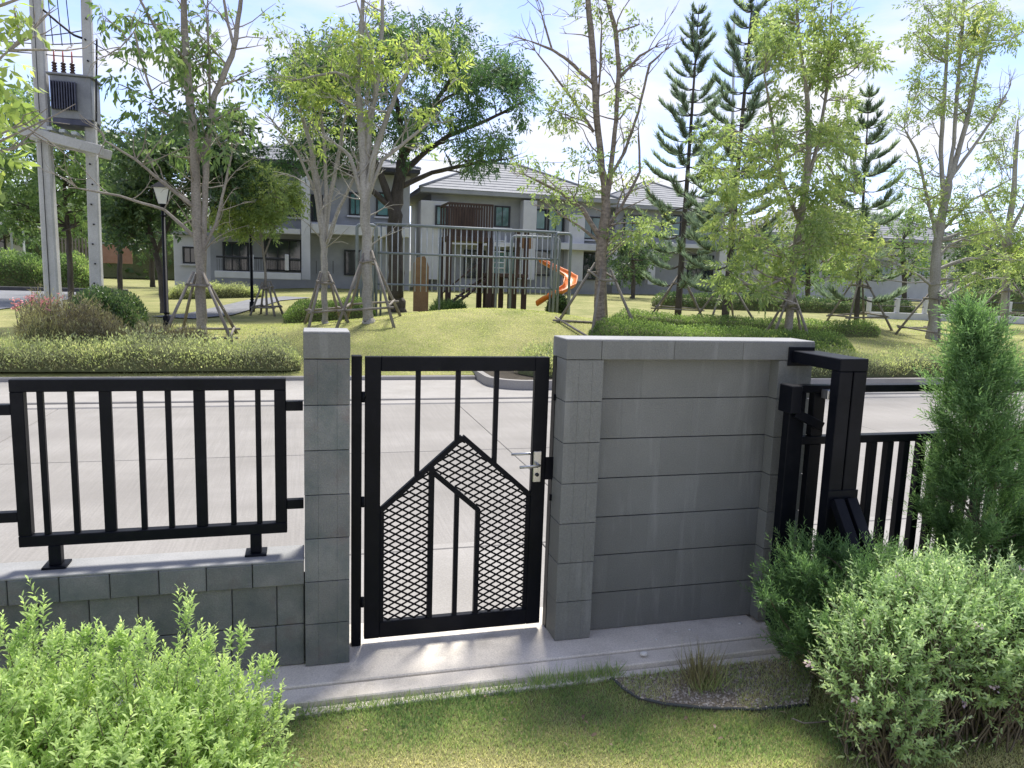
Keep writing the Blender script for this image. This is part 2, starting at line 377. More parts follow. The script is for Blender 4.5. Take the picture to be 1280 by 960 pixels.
sheet('garden_lawn', np.linspace(-9, 12, 106), np.linspace(1.2, 3.45, 14), lambda X, Y: 0.012 * np.sin(X * 3.1) * np.sin(Y * 4.3 + X), M['lawnbase'])
slabbox('concrete_footing', -9, 2.62, 3.583, 4.20, -.28, .06, M['slab'])
slabbox('footing_kerb', -9, 2.60, 3.452, 3.578, -.28, .050, M['slab'])
slabbox('footing_edge', -9, 2.58, 3.395, 3.447, -.28, .022, M['slab'])
slabbox('driveway', 2.63, 9, 3.50, 4.20, -.28, .045, M['slab'])
x = -30.0                                     # near pavement bays
pv = sheet('near_pavement', [-30, 40], [4.20, 5.44], lambda X, Y: -.03 + 0 * X, M['blockdark'])
for i in range(34):
    MB().box(-28.2 + i * 2, -26.21 + i * 2, 4.205, 5.43, -.2, 0.0, .004).build('paving_bay', M['pave'], pv)
slabbox('near_kerb', -30, 40, 5.44, 5.56, -.28, .0, M['pave'], .015)
rd = sheet('concrete_road', [-60, 90], [5.56, 12.30], lambda X, Y: -.125 + 0 * X, M['blockdark'])
for i in range(-4, 6):                        # road slabs with real joints
    for (ya, yb) in ((5.57, 8.985), (9.0, 12.29)):
        MB().box(2.46 + i * 6.0 + .005, 2.46 + (i + 1) * 6.0 - .002, ya, yb, -.2, -.10, .006).build('road_slab', M['road'], rd)
slabbox('far_gutter', -60, 90, 12.30, 12.62, -.28, -.082, M['pave'], .02)
slabbox('far_pavement', -60, 90, 12.62, 14.80, -.28, -.055, M['pave'], .012)
# the planted bed with its rounded kerb corner reaches closer on the right
def bedprofile(off):
    pts = []
    for a in np.linspace(0, 1, 9):
        t = a * pi / 2; pts.append((3.35 + .72 - (.72 - off) * cos(t), 14.12 - (.72 - off) * sin(t) + 0.0))
    return pts
kp = [(3.35, 15.4)] + bedprofile(0) + [(60, 13.4)]; ki = [(60, 13.52)] + bedprofile(.12)[::-1] + [(3.47, 15.4)]
MB().prism(kp + ki, lambda a, b: (a, b, -.05), lambda a, b: (a, b, .12)).build('park_kerb', M['pave'], kind='structure')
MB().prism(bedprofile(.13) + [(60, 13.53), (60, 15.2), (3.48, 15.2)], lambda a, b: (a, b, -.05), lambda a, b: (a, b, .08)).build('planting_bed', M['soil'], kind='structure')
slabbox('park_edge_kerb', -60, 3.34, 14.80, 14.92, -.28, .02, M['pave'], .015)
ys = np.concatenate([np.linspace(14.92, 30, 62), np.linspace(31, 60, 30), [75, 100, 150, 300]])
xs = np.concatenate([[-300, -150, -90], np.linspace(-60, 60, 201), [90, 150, 300]])
sheet('park_lawn', xs, ys, lambda X, Y: terrain(X, Y) - .09 * (1 - sm(14.9, 15.6, Y)), M['lawn'])
sheet('side_road', np.linspace(-70, -9.5, 20), np.linspace(25.5, 43.5, 10), lambda X, Y: terrain(np.minimum(X, -9), Y) + .03, M['asphalt'])
slabbox('side_road_kerb', -70, -9.0, 43.5, 43.9, .2, .62, M['kerbdark'], .02)
# asphalt footpath curving through the park
pa = [on(215, 398), on(262, 394), on(300, 384), on(330, 376), on(372, 372)]
b = MB(); L_, R_ = [], []
for i, p in enumerate(pa):
    d = np.array(pa[min(i + 1, 4)]) - np.array(pa[max(i - 1, 0)]); d[2] = 0; d /= np.linalg.norm(d); s = np.array([d[1], -d[0], 0])
    for sg, arr in ((-.75, L_), (.75, R_)):
        q = p + s * sg; arr.append((q[0], q[1], terrain(q[0], q[1]) + .035))
b.add(L_ + R_, [(i, 5 + i, 6 + i, i + 1) for i in range(4)], True); b.build('footpath', M['asphalt'], kind='structure')

# ------------------------------------------------------------------ low wall, pillar, right wall: each block a part
CH = .2278
def row_blocks(parent, x0, x1, yf, depth, z0, z1, length, first, mat, name='block', g=.004, jit=.0012, gx=None, ch=.004):
    x = x0; L = first
    while x < x1 - .01:
        e = min(x + L, x1)
        if x1 - e < .05: e = x1
        o = meshobj(name, block_mesh(e - x - (g if gx is None else gx), depth, z1 - z0 - g, ch, mat), ((x + e) / 2, yf + depth / 2 + random.uniform(-jit, jit), (z0 + z1) / 2), parent)
        x = e; L = length
zb = [.06 + CH * i for i in range(8)]
lw = thing('low_wall', (-3, YW + .1, .06), 'low dark grey block wall with pale coping under the black railing', 'wall')
MB().box(-6, -.0104, YW + .05, YW + .19, .062, .50, .002).build('mortar_core', M['blockdark'], lw)
for c, (za_, zb_) in enumerate(((.062, .285), (.285, .505))):
    row_blocks(lw, -5.6 - .1 * c, -.014, YW + .028, .16, za_, zb_, .2135, .2135 * (1 if c else .5), M['blockold'])
row_blocks(lw, -5.6, -.014, YW, .215, .507, .632, .2135, .2135, M['blockold'], 'coping_block')
MB().box(-5.6, -.014, YW + .003, YW + .213, .630, .642, .003).build('coping_top', M['coping'], lw)

def pillar_blocks(parent, x0, w, d, z0, n, mat, cells):
    for i in range(n):
        meshobj('block', block_mesh(w, d, CH - .004, .004, mat, cells), (x0 + w / 2 + random.uniform(-.001, .001), YW + d / 2, z0 + CH * (i + .5)), parent)
gp = thing('gate_pillar', (.10, YW + .11, .06), 'narrow grey block pillar between black railing and small gate', 'pillar')
pillar_blocks(gp, -.010, .221, .225, .062, 7, M['blockold'], (.30, .42, .28))
MB().box(.01, .19, YW + .02, YW + .20, .062, 1.66, .002).build('mortar_core', M['blockdark'], gp)
meshobj('cap_block', block_mesh(.223, .228, .128, .005, M['block']), (.1005, YW + .112, .062 + 7 * CH + .066), gp)
MB().box(-.009, .21, YW + .001, YW + .224, 1.784, 1.793, .003).build('cap_top', M['coping'], gp)

XL, XP1, XP2, XR = 1.340, 1.552, 2.640, 2.865
rw = thing('block_wall', (2.1, YW + .11, .06), 'tall grey block wall panel framed by two pillars and flat coping', 'wall')
pillar_blocks(rw, XL, XP1 - XL, .225, .062, 7, M['block'], (.34, .36, .30))
pillar_blocks(rw, XP2, XR - XP2, .225, .062, 7, M['block'], (.55, .45))
MB().box(XL + .02, XR - .02, YW + .10, YW + .20, .062, 1.64, .002).build('mortar_core', M['blockdark'], rw)
for c in range(7):
    row_blocks(rw, XP1 + .001, XP2 - .001, YW + .083, .12, .062 + CH * c, .062 + CH * (c + 1), .44, (.30, .12, .36, .22, .41, .16, .27)[c], M['block'], g=.006, jit=.0002, gx=.0002, ch=.0006)
row_blocks(rw, XL - .004, XR + .004, YW - .004, .232, .062 + 7 * CH + .001, 1.760, .43, .20, M['block'], 'coping_block', g=.002, ch=.002)
MB().box(XL - .002, XR + .002, YW - .001, YW + .225, 1.758, 1.768, .003).build('coping_top', M['coping'], rw)

# ------------------------------------------------------------------ black railing panel on the low wall
YF = 3.86
def fx(px, py): return atY(px, py, YF)
def railing(label):
    zt, zbm = fx(180, 474)[2], fx(190, 675)[2]
    x0, x1 = fx(10, 478)[0], fx(357, 473)[0]
    t = thing('railing_panel', ((x0 + x1) / 2, YF, .642), label, 'railing', 'railing panels on the low wall')
    P = lambda: MB()
    P().box(x0, x1, YF, YF + .05, zt - .058, zt, .003).build('top_rail', M['black'], t)
    P().box(x0, x1, YF, YF + .05, zbm - .002, zbm + .052, .003).build('bottom_rail', M['black'], t)
    for (a, b) in ((x0, x0 + .056), (x1 - .056, x1)): P().box(a, b, YF + .0015, YF + .0515, zbm + .052, zt - .058, .003).build('stile', M['black'], t)
    for px, w in ((52, .026), (90, .026), (133, .052), (176, .026), (211, .026), (250, .052), (290, .026), (323, .026)):
        c = fx(px, 560)[0]; P().box(c - w / 2, c + w / 2, YF + .01, YF + .01 + .026, zbm + .052, zt - .058, .002).build('bar', M['black'], t)
    for px in (68, 320):
        c = fx(px, 690)[0]
        f = P().box(c - .027, c + .027, YF, YF + .05, .653, zbm - .002, .003).build('foot', M['black'], t)
        P().box(c - .052, c + .052, YF - .028, YF + .078, .6425, .654, .002).build('base_plate', M['black'], f)
    for (a, b) in ((x1, x1 + .082), (x0 - .082, x0)):
        for py in (508, 631):
            z = fx(368, py)[2]; P().box(a, b, YF + .005, YF + .045, z - .024, z + .024, .002).build('bracket', M['black'], t)
    return t, x1 - x0
rp, rlen = railing('black steel railing panel fixed to the grey gate pillar')
copy_tree(rp, (rp.location.x - rlen - .165, YF, .642), 'black steel railing panel joined to the end of the pillar railing')

# ------------------------------------------------------------------ pedestrian gate
YG = 3.925
def gx(px, py): return atY(px, py, YG)
ga = thing('pedestrian_gate', (.77, YG, .062), 'black steel gate with house-shaped mesh panel and steel lever handle', 'gate')
zt, zbm = gx(560, 446)[2], .095
jl0, jl1 = gx(441, 600)[0], gx(452, 600)[0]; lx0, lx1 = gx(456, 600)[0], gx(684, 560)[0] - .004; jr0, jr1 = gx(690, 600)[0] - .002, XL - .003
T = .04
def gbox(a, b, z0, z1, nm, y0=0, d=T, ch=.003): return MB().box(a, b, YG + y0, YG + y0 + d, z0, z1, ch).build(nm, M['black'], ga)
gbox(jl0 - .006, jl1, .062, zt + .004, 'gate_post', -.005, .06); gbox(jr0, jr1, .062, zt + .004, 'gate_post', -.005, .06)
sw = .082
gbox(lx0, lx0 + sw, zbm, zt, 'stile'); gbox(lx1 - sw, lx1, zbm, zt, 'stile')
gbox(lx0 + sw, lx1 - sw, zt - .078, zt, 'top_rail', .0015); gbox(lx0 + sw, lx1 - sw, zbm, zbm + .092, 'bottom_rail', .0015)
ix0, ix1 = lx0 + sw, lx1 - sw
G = lambda px, py: np.array([gx(px, py)[0], gx(px, py)[2]])
apex, eL, eR = G(579, 547), np.array([ix0, G(476, 640)[1]]), np.array([ix1, G(659, 620)[1]])
ib = G(540, 600)[0]; ir = G(598, 640)[0]; iTop = np.array([ib, G(541, 590)[1]]); iKnee = np.array([ir, G(598, 638)[1]])
def gseg(a, b, w, nm, y0=.004, d=.032):
    return MB().bar((a[0], YG + y0 + d / 2, a[1]), (b[0], YG + y0 + d / 2, b[1]), w, d, (0, 1, 0)).build(nm, M['black'], ga)
def roofz(xx): return float(np.interp(xx, [eL[0], apex[0], eR[0]], [eL[1], apex[1], eR[1]]))
def innz(xx): return float(np.interp(xx, [iTop[0], iKnee[0]], [iTop[1], iKnee[1]]))
gseg(eL, apex, .028, 'roof_bar'); gseg(apex, eR, .028, 'roof_bar', .0055)
z0 = zbm + .092
for px in (523, 573, 621):
    xx = gx(px, 500)[0]; gseg((xx, zt - .078), (xx, roofz(xx) + .004), .026, 'bar', .007, .026)
gseg((ib, z0), (ib, roofz(ib) - .012), .030, 'bar', .003); gseg((ir, z0), (ir, iKnee[1] + .006), .026, 'bar', .003)
gseg(iTop, iKnee, .028, 'inner_roof_bar', .0047)
mx = gx(570, 700)[0]; gseg((mx, z0), (mx, innz(mx) - .006), .026, 'bar', .006, .026)
gseg((ix0 + .011, z0), (ix0 + .011, eL[1] - .006), .022, 'mesh_frame', .007, .02); gseg((ix1 - .011, z0), (ix1 - .011, eR[1] - .006), .022, 'mesh_frame', .007, .02)
def clip(poly, p, q):                            # segments of line p-q inside a polygon
    ts = []; d = q - p; n = len(poly)
    for i in range(n):
        a, b = poly[i], poly[(i + 1) % n]; e = b - a; den = d[0] * e[1] - d[1] * e[0]
        if abs(den) < 1e-9: continue
        w = a - p; t = (w[0] * e[1] - w[1] * e[0]) / den; u = (w[0] * d[1] - w[1] * d[0]) / den
        if 0 <= u <= 1: ts.append(t)
    ts.sort(); return [(p + d * ts[i], p + d * ts[i + 1]) for i in range(0, len(ts) - 1, 2)]
for poly in ([(ix0, z0), (ib - .01, z0), (ib - .01, roofz(ib) - .01), (ix0, eL[1] - .008)],
             [(ir + .01, z0), (ix1, z0), (ix1, eR[1] - .01), (apex[0], apex[1] - .02), (ib + .012, roofz(ib) - .005), (ib + .012, iTop[1] + .01), (ir + .01, iKnee[1] + .014)]):
    poly = [np.array(q, float) for q in poly]; b = MB()
    for sg in (-1, 1):
        for c in np.arange(-2.5, 3.5, .039):
            p = np.array([-1.0, c + sg * -.545 * 1.0]); q = np.array([3.0, c + sg * .545 * 3.0])
            for (s, e) in clip(poly, p, q):
                if np.linalg.norm(e - s) > .006: b.bar((s[0], YG + .018 + .0015 * sg, s[1]), (e[0], YG + .018 + .0015 * sg, e[1]), .0098, .003, (0, 1, 0), .0004)
    b.build('mesh_panel', M['black'], ga, kind='stuff', label='black expanded metal diamond mesh')
# lock plate and lever handles
hz, hx = G(671, 583)[1], gx(671, 583)[0]
lk = MB().cbox((hx, YG - .004, hz), (.046, .010, .178), .003).build('lock_plate', M['steel'], ga)
MB().tube([(hx, YG - .005, hz + .016), (hx, YG - .045, hz + .016), (hx - .01, YG - .055, hz + .016), (hx - .115, YG - .052, hz + .012)], .0085, 10).build('lever', M['steel'], lk)
MB().tube([(hx, YG + T, hz + .052), (hx, YG + T + .045, hz + .052), (hx - .01, YG + T + .052, hz + .052), (hx - .125, YG + T + .052, hz + .050)], .0085, 10).build('lever', M['steel'], lk)
MB().tube([(hx, YG - .008, hz - .045), (hx, YG - .014, hz - .045)], .011, 12).build('keyhole', M['darkframe'], lk)
for py in (496, 627, 752):
    z = gx(453, py)[2]; MB().tube([(jl1 + .006, YG - .006, z - .028), (jl1 + .006, YG - .006, z + .028)], .0095, 8).build('hinge', M['black'], ga)
MB().box(lx1 - .006, jr0 + .02, YG - .016, YG - .006, hz - .075, hz + .055, .002).build('latch_keeper', M['black'], ga)
for py in (496, 620):
    z = gx(702, py)[2]; MB().box(jr1 - .012, jr1 + .001, YG - .022, YG - .006, z - .018, z + .018, .002).build('fixing_lug', M['black'], ga)

# ------------------------------------------------------------------ sliding driveway gate and guide post
YS = 3.56
def sx_(px, py): return atY(px, py, YS)
sg_ = thing('sliding_gate', (4.6, YS, .05), 'black sliding driveway gate with close vertical bars', 'gate'); SP = .116
def sbox(a, b, z0, z1, nm, y0=0, d=.06): return MB().box(a, b, YS + y0, YS + y0 + d, z0, z1, .003).build(nm, M['black'], sg_)
zt, z2 = sx_(1000, 482)[2], sx_(1120, 543)[2]; gx0, gx1 = sx_(990, 484)[0], 7.2
sbox(gx0, gx1, zt - .042, zt, 'top_rail'); sbox(gx0 + .1, gx1, z2 - .045, z2, 'middle_rail', .002); sbox(gx0, gx1, .12, .20, 'bottom_rail', .002)
sbox(gx0, gx0 + .10, .20, zt - .042, 'stile', .001); sbox(gx1 - .1, gx1, .20, zt - .042, 'stile', .001)
sbox(gx0 + .16, gx0 + .235, .20, z2 - .046, 'bar', .01, .05); sbox(gx0 + .16, gx0 + .235, z2 + .001, zt - .043, 'bar', .01, .05)
xx = 3.053 - SP
while xx < gx1 - .12:
    sbox(xx, xx + .045, .20, z2 - .046, 'bar', .008, .045); xx += SP
MB().box(gx0 - .03, gx0 + .035, YS - .05, YS + .07, zt - .15, zt + .003, .004).build('catch_plate', M['black'], sg_)
MB().bar((gx0 + .02, YS - .02, zt - .15), (gx0 + .2, YS - .02, zt - .23), .05, .03).build('latch_arm', M['black'], sg_)
MB().box(gx0 + .19, gx0 + .25, YS - .06, YS - .002, zt - .07, zt - .02, .003).build('guide_roller', M['steel'], sg_)
for xx in (gx0 + .5, gx0 + 2.4):
    MB().tube([(xx, YS + .01, .09), (xx, YS + .05, .09)], .044, 14).build('wheel', M['steel'], sg_)

gpst = thing('guide_post', (2.80, 3.32, .0), 'black double steel guide post braced beside the sliding gate', 'post')
for x0_, x1_ in ((2.714, 2.795), (2.804, 2.885)):
    MB().box(x0_, x1_, 3.33, 3.40, -.02, 1.645, .003).build('upright', M['black'], gpst)
MB().box(2.796, 2.803, 3.345, 3.395, -.02, 1.645, .001).build('web', M['black'], gpst)
MB().box(2.712, 2.887, 3.328, YW - .006, 1.646, 1.715, .004).build('top_beam', M['black'], gpst)
MB().box(2.690, 2.860, YW - .016, YW - .005, 1.625, 1.735, .002).build('wall_plate', M['black'], gpst)
for xc in (2.757, 2.842):
    MB().bar((xc, 3.315, .95), (xc, 2.62, .02), .062, .05, (0, 1, 0), .003).build('brace', M['black'], gpst)
MB().box(2.705, 2.895, 3.321, 3.329, .90, 1.00, .001).build('brace_plate', M['black'], gpst)

# gate stop bracket at the foot of the wall
gs = thing('gate_stop', (2.70, 3.62, .06), 'small black roller bracket bolted at foot of the block wall', 'bracket')
MB().box(2.66, 2.745, 3.60, 3.70, .0605, .075, .002).build('base_plate', M['black'], gs)
MB().box(2.675, 2.690, 3.61, 3.69, .075, .17, .002).build('cheek', M['black'], gs); MB().box(2.72, 2.735, 3.61, 3.69, .075, .17, .002).build('cheek', M['black'], gs)
MB().tube([(2.69, 3.65, .135), (2.72, 3.65, .135)], .03, 12).build('roller', M['steel'], gs)

# ------------------------------------------------------------------ foliage helpers
def rvec(n): return nrm(rng.normal(size=(n, 3)))
def in_ell(n, shell=.55):
    d = rvec(n); r = rng.uniform(shell ** 3, 1, n) ** (1 / 3); return d * r[:, None]
def sprays(S, A, Ls, K, droop=.25, spread=.85):
    """leaflets set alternately along short twigs. returns P, D, N"""
    n = len(S); A = nrm(A); side = nrm(np.cross(A, rvec(n))); up = np.cross(side, A)
    P, D, N = [], [], []
    for k in range(K):
        t = (k + .6) / K; sg = 1 if k % 2 else -1
        P.append(S + A * (Ls * t)[:, None] + rng.normal(scale=.012, size=(n, 3)))
        d = A * (.45 + .5 * t) + side * sg * spread * (1.1 - .6 * t) + rng.normal(scale=.22, size=(n, 3)); d[:, 2] -= droop
        D.append(d); N.append(up + rng.normal(scale=.45, size=(n, 3)))
    return np.concatenate(P), np.concatenate(D), np.concatenate(N)
def jitter_path(a, b, n, amp, sag=0):
    a, b = np.array(a, float), np.array(b, float); L = np.linalg.norm(b - a); pts = []
    off = rng.normal(scale=amp * L, size=3); off2 = rng.normal(scale=amp * L * .5, size=3)
    for i in range(n):
        t = i / (n - 1); p = a + (b - a) * t + off * sin(pi * t) + off2 * sin(2 * pi * t); p[2] -= sag * L * t * (1 - t) * 4 * .25; pts.append(p)
    return pts
def tree(name, label, cat, Y, stems, clumps, leaf='l_pale', bark='bark', group=None, leafL=.13, leafW=.048, K=9, spray=.34, depth=1.4,
         twigs=3, bare=0, barelen=1.1, droop=.25, dens=1.0, base_flare=1.25, ys=None, tw_scale=.76):
    """stems: lists of (px, py, width_px[, dy]); clumps: (px, py, rx, ry, leaves[, dy])"""
    k = mpp(Y, stems[0][0][0]); st3 = []
    for i, s in enumerate(stems):
        dyt = 0 if i == 0 else rng.uniform(-.5, .5) * depth * .5; pts, rad = [], []
        for j, q in enumerate(s):
            t = j / max(1, len(s) - 1); dy = q[3] if len(q) > 3 else dyt * (t if i else 0)
            pts.append(atY(q[0], q[1], Y + dy)); rad.append(q[2] * k / 2 * tw_scale)
        st3.append((pts, rad))
    b0 = np.array(st3[0][0][0]); g = float(terrain(b0[0], b0[1])) if Y > 14.9 else float(ys or 0)
    # continue the main trunk into the ground
    p0, r0 = st3[0]
    if p0[0][2] > g + .02: p0.insert(0, np.array([b0[0], b0[1], g + .10])); r0.insert(0, r0[0] * 1.02)
    p0.insert(0, np.array([b0[0], b0[1], g - .06])); r0.insert(0, r0[0] * base_flare)
    t = thing(name, (b0[0], b0[1], g), label, cat, group)
    mb = MB(); allp = []; tips = []
    for pts, rad in st3:
        P2, R2 = [], []
        for i in range(len(pts) - 1):                        # subdivide with slight waviness
            n = 4
            for j in range(n):
                u = j / n; w = rng.normal(scale=rad[i] * .10, size=3) if (i or j) else 0
                P2.append(np.array(pts[i]) * (1 - u) + np.array(pts[i + 1]) * u + w); R2.append((rad[i] * (1 - u) + rad[i + 1] * u) * rng.uniform(.95, 1.06))
        tips.append((np.array(pts[-1]), nrm(np.array(pts[-1]) - np.array(pts[-2])))); P2.append(np.array(pts[-1])); R2.append(rad[-1] * .45); mb.tube(P2, R2, 8); allp += list(zip(P2, R2))
    mb.build('trunk', M[bark], t)
    tw = MB(); ap = np.array([p for p, r in allp]); ar = np.array([r for p, r in allp])
    Ps, Ds, Ns, Vs = [], [], [], []
    for c in clumps:
        px, py, rx, ry, n = c[:5]; dy = c[5] if len(c) > 5 else rng.uniform(-.5, .5) * depth
        C = atY(px, py, Y + dy); kk = mpp(Y + dy, px); R = np.array([rx * kk, (rx + ry) * .5 * kk * .9, ry * kk])
        n = int(n * dens); ns = max(3, n // K)
        o = in_ell(ns, .25); S = C + o * R; A = o * .6 + rng.normal(scale=.55, size=(ns, 3)); A[:, 2] -= droop * .6
        P, D, N = sprays(S, A, rng.uniform(.6, 1.25, ns) * spray, K, droop)
        Ps.append(P); Ds.append(D); Ns.append(N)
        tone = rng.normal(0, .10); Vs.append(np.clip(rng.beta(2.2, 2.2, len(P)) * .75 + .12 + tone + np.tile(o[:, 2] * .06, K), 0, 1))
        # twigs from the nearest lower stem point into the clump
        cost = np.linalg.norm(ap - C, axis=1) + np.maximum(0, ap[:, 2] - C[2] + .15) * 2.0; j = int(np.argmin(cost + (ap[:, 2] < g + .9) * 5))
        a = ap[j]; rr = min(ar[j] * .55, .03 + .010 * np.linalg.norm(C - a))
        pth = jitter_path(a, C, 6, .07); tw.tube(pth, np.linspace(rr, .011, 6), 5, False)
        for q in range(twigs + n // 220):
            e = S[rng.integers(ns)]; w = pth[rng.integers(2, 6)]; tw.tube(jitter_path(w, e, 4, .09), np.linspace(.010, .004, 4), 4, False)
    for (e0, dr) in tips:                                     # every stem ends in a fork of fine twigs
        for q in range(4):
            L = rng.uniform(.35, .9) * barelen; d = nrm(dr + rng.normal(scale=.42, size=3)); pth = jitter_path(e0 - dr * .03, e0 + d * L, 5, .06); tw.tube(pth, np.linspace(.013, .003, 5), 5, False)
            w = pth[2]; tw.tube(jitter_path(w, w + nrm(d + rng.normal(scale=.6, size=3)) * L * .5, 4, .06), np.linspace(.007, .003, 4), 4, False)
    hi = np.where(ap[:, 2] > g + 1.6)[0]
    for q in range(bare):
        j = rng.choice(hi); a = ap[j]; d = nrm(np.array([rng.normal(), rng.normal() * .7, rng.uniform(.35, 1.5)])); L = rng.uniform(.5, 1.3) * barelen
        e = a + d * L; pth = jitter_path(a, e, 6, .06); r_ = min(.022, ar[j] * .5); tw.tube(pth, np.linspace(r_, .005, 6), 5, False)
        for z in range(rng.integers(1, 4)):
            w = pth[rng.integers(2, 5)]; e2 = w + nrm(d + rng.normal(scale=.6, size=3)) * L * rng.uniform(.25, .5); tw.tube(jitter_path(w, e2, 4, .07), np.linspace(.008, .003, 4), 4, False)
    if tw.v: tw.build('branches', M[bark], t, kind='stuff')
    P, D, N, V = map(np.concatenate, (Ps, Ds, Ns, Vs)); n = len(P)
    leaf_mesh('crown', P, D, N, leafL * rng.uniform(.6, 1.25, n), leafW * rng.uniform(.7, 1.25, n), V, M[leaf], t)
    return t
def crown_clumps(cx, cy, rx, ry, n, leaves, cr=(.22, .38), seed=0, dy=None):
    r_ = np.random.default_rng(seed); out = []
    for i in range(n):
        a = r_.uniform(0, 2 * pi); q = sqrt(r_.uniform(.02, 1)); s = r_.uniform(*cr); f = r_.uniform(.6, .95)
        c = [cx + rx * q * cos(a) * .82, cy + ry * q * sin(a) * .82, rx * s, max(rx * s * f, ry * s * .7), int(leaves / n * r_.uniform(.6, 1.4))]
        if dy is not None: c.append(r_.uniform(-dy, dy))
        out.append(tuple(c))
    return out
def props(c, label, height, spread, group='timber tree props', n=4, low=.28, rot=.6, up=.82, tie_r=.16):
    """leaning round poles tied to a young tree"""
    g = float(terrain(c[0], c[1])); t = thing('tree_prop', (c[0], c[1], g), label, 'tree support', group); ft, tp = [], []
    for i in range(n):
        a = rot + 2 * pi * i / n + rng.normal(0, .08); dx, dy = cos(a), sin(a)
        fx_, fy_ = c[0] + dx * spread, c[1] + dy * spread
        f = np.array([fx_, fy_, float(terrain(fx_, fy_)) - .06]); p = np.array([c[0] + dx * tie_r * .85, c[1] + dy * tie_r * .85, g + height * rng.uniform(.96, 1.06)])
        ft.append(f); tp.append(p); MB().tube([f, f * .5 + p * .5 + rng.normal(scale=.012, size=3), p], [.042, .038, .032], 8).build('pole', M['timber'], t)
    for u in (low, up):
        for i in range(n):
            a = ft[i] + (tp[i] - ft[i]) * u; b = ft[(i + 1) % n] + (tp[(i + 1) % n] - ft[(i + 1) % n]) * u; e = (b - a) * .12; off = np.array([0, 0, .03 * (i % 2)])
            MB().tube([a - e + off, (a + b) / 2 + off, b + e + off], [.030, .032, .028], 7).build('crossbar', M['timber'], t)
    return t
def norfolk(name, label, base, top, Y, wid, n, group, lowcut=0.0, dens=1.0):
    """tiers of upswept fronds round a straight dark stem"""
    B, T = atY(base[0], base[1], Y), atY(top[0], top[1], Y); g = float(terrain(B[0], B[1])); H = T[2] - g
    t = thing(name, (B[0], B[1], g), label, 'pine tree', group); kk = mpp(Y, base[0]); R = wid * kk
    ax = lambda z: B + (T - B) * ((z - B[2]) / (T[2] - B[2]))
    zs = np.linspace(g - .05, T[2], 14); mb = MB(); mb.tube([ax(z) for z in zs], np.linspace(.12, .012, 14) * H / 10, 8); mb.build('trunk', M['barkdark'], t)
    br = MB(); P, D, N, V, LL = [], [], [], [], []
    for i in range(n):
        u = (i + .3) / n; z = g + H * (.10 + .9 * u ** .88); L = R * (1 - u) ** .72 * (1 if u > .12 else .8) + .10; m_ = 5 if u < .9 else 4; ph = rng.uniform(0, 6.28)
        if u < lowcut: continue
        for j in range(m_):
            if rng.uniform() < .10 and u < .8: continue
            a = ph + 2 * pi * j / m_ + rng.normal(0, .15); dx = np.array([cos(a), sin(a), 0]); l = L * rng.uniform(.8, 1.12); rise = (.10 + .55 * u) * l; s0 = ax(z); pts = []
            for q in range(9):
                w = q / 8; pts.append(s0 + dx * l * w + np.array([0, 0, -.10 * l * sin(pi * w * .9) * (1 - u) * 1.6 + rise * w * w * .9 + .05 * l * w ** 4]))
            br.tube(pts, np.linspace(.022, .007, 9) * (0.5 + H / 20), 5, False)
            nb = int(58 * dens * (0.45 + l)); w0 = .34 if l > .6 else .1
            ws = rng.uniform(w0, 1, nb); idx = ws * 8; i0 = np.minimum(idx.astype(int), 7); fr = (idx - i0)[:, None]; pa_ = np.array(pts)
            p = pa_[i0] * (1 - fr) + pa_[i0 + 1] * fr; tg = nrm(pa_[i0 + 1] - pa_[i0]); sd_ = np.cross(dx, [0, 0, 1.0])
            sgn = rng.choice([-1, 1], nb)[:, None]
            for rep in range(3):
                d = tg * .75 + sd_ * sgn * rng.uniform(.25, .9, (nb, 1)) + np.array([0, 0, 1.0]) * rng.uniform(.1, 1.15, (nb, 1)) + rng.normal(scale=.12, size=(nb, 3))
                P.append(p + tg * rng.uniform(-.05, .05, (nb, 1))); D.append(d); N.append(rvec(nb)); V.append(rng.uniform(.1, 1, nb)); LL.append(rng.uniform(.18, .42, nb) * (.6 + .45 * min(1, l)))
    br.build('branches', M['barkdark'], t, kind='stuff'); P, D, N, V, LL = map(np.concatenate, (P, D, N, V, LL))
    leaf_mesh('needles', P, D, N, LL, np.full(len(P), .028), V, M['l_pine'], t, fold=.05); return t
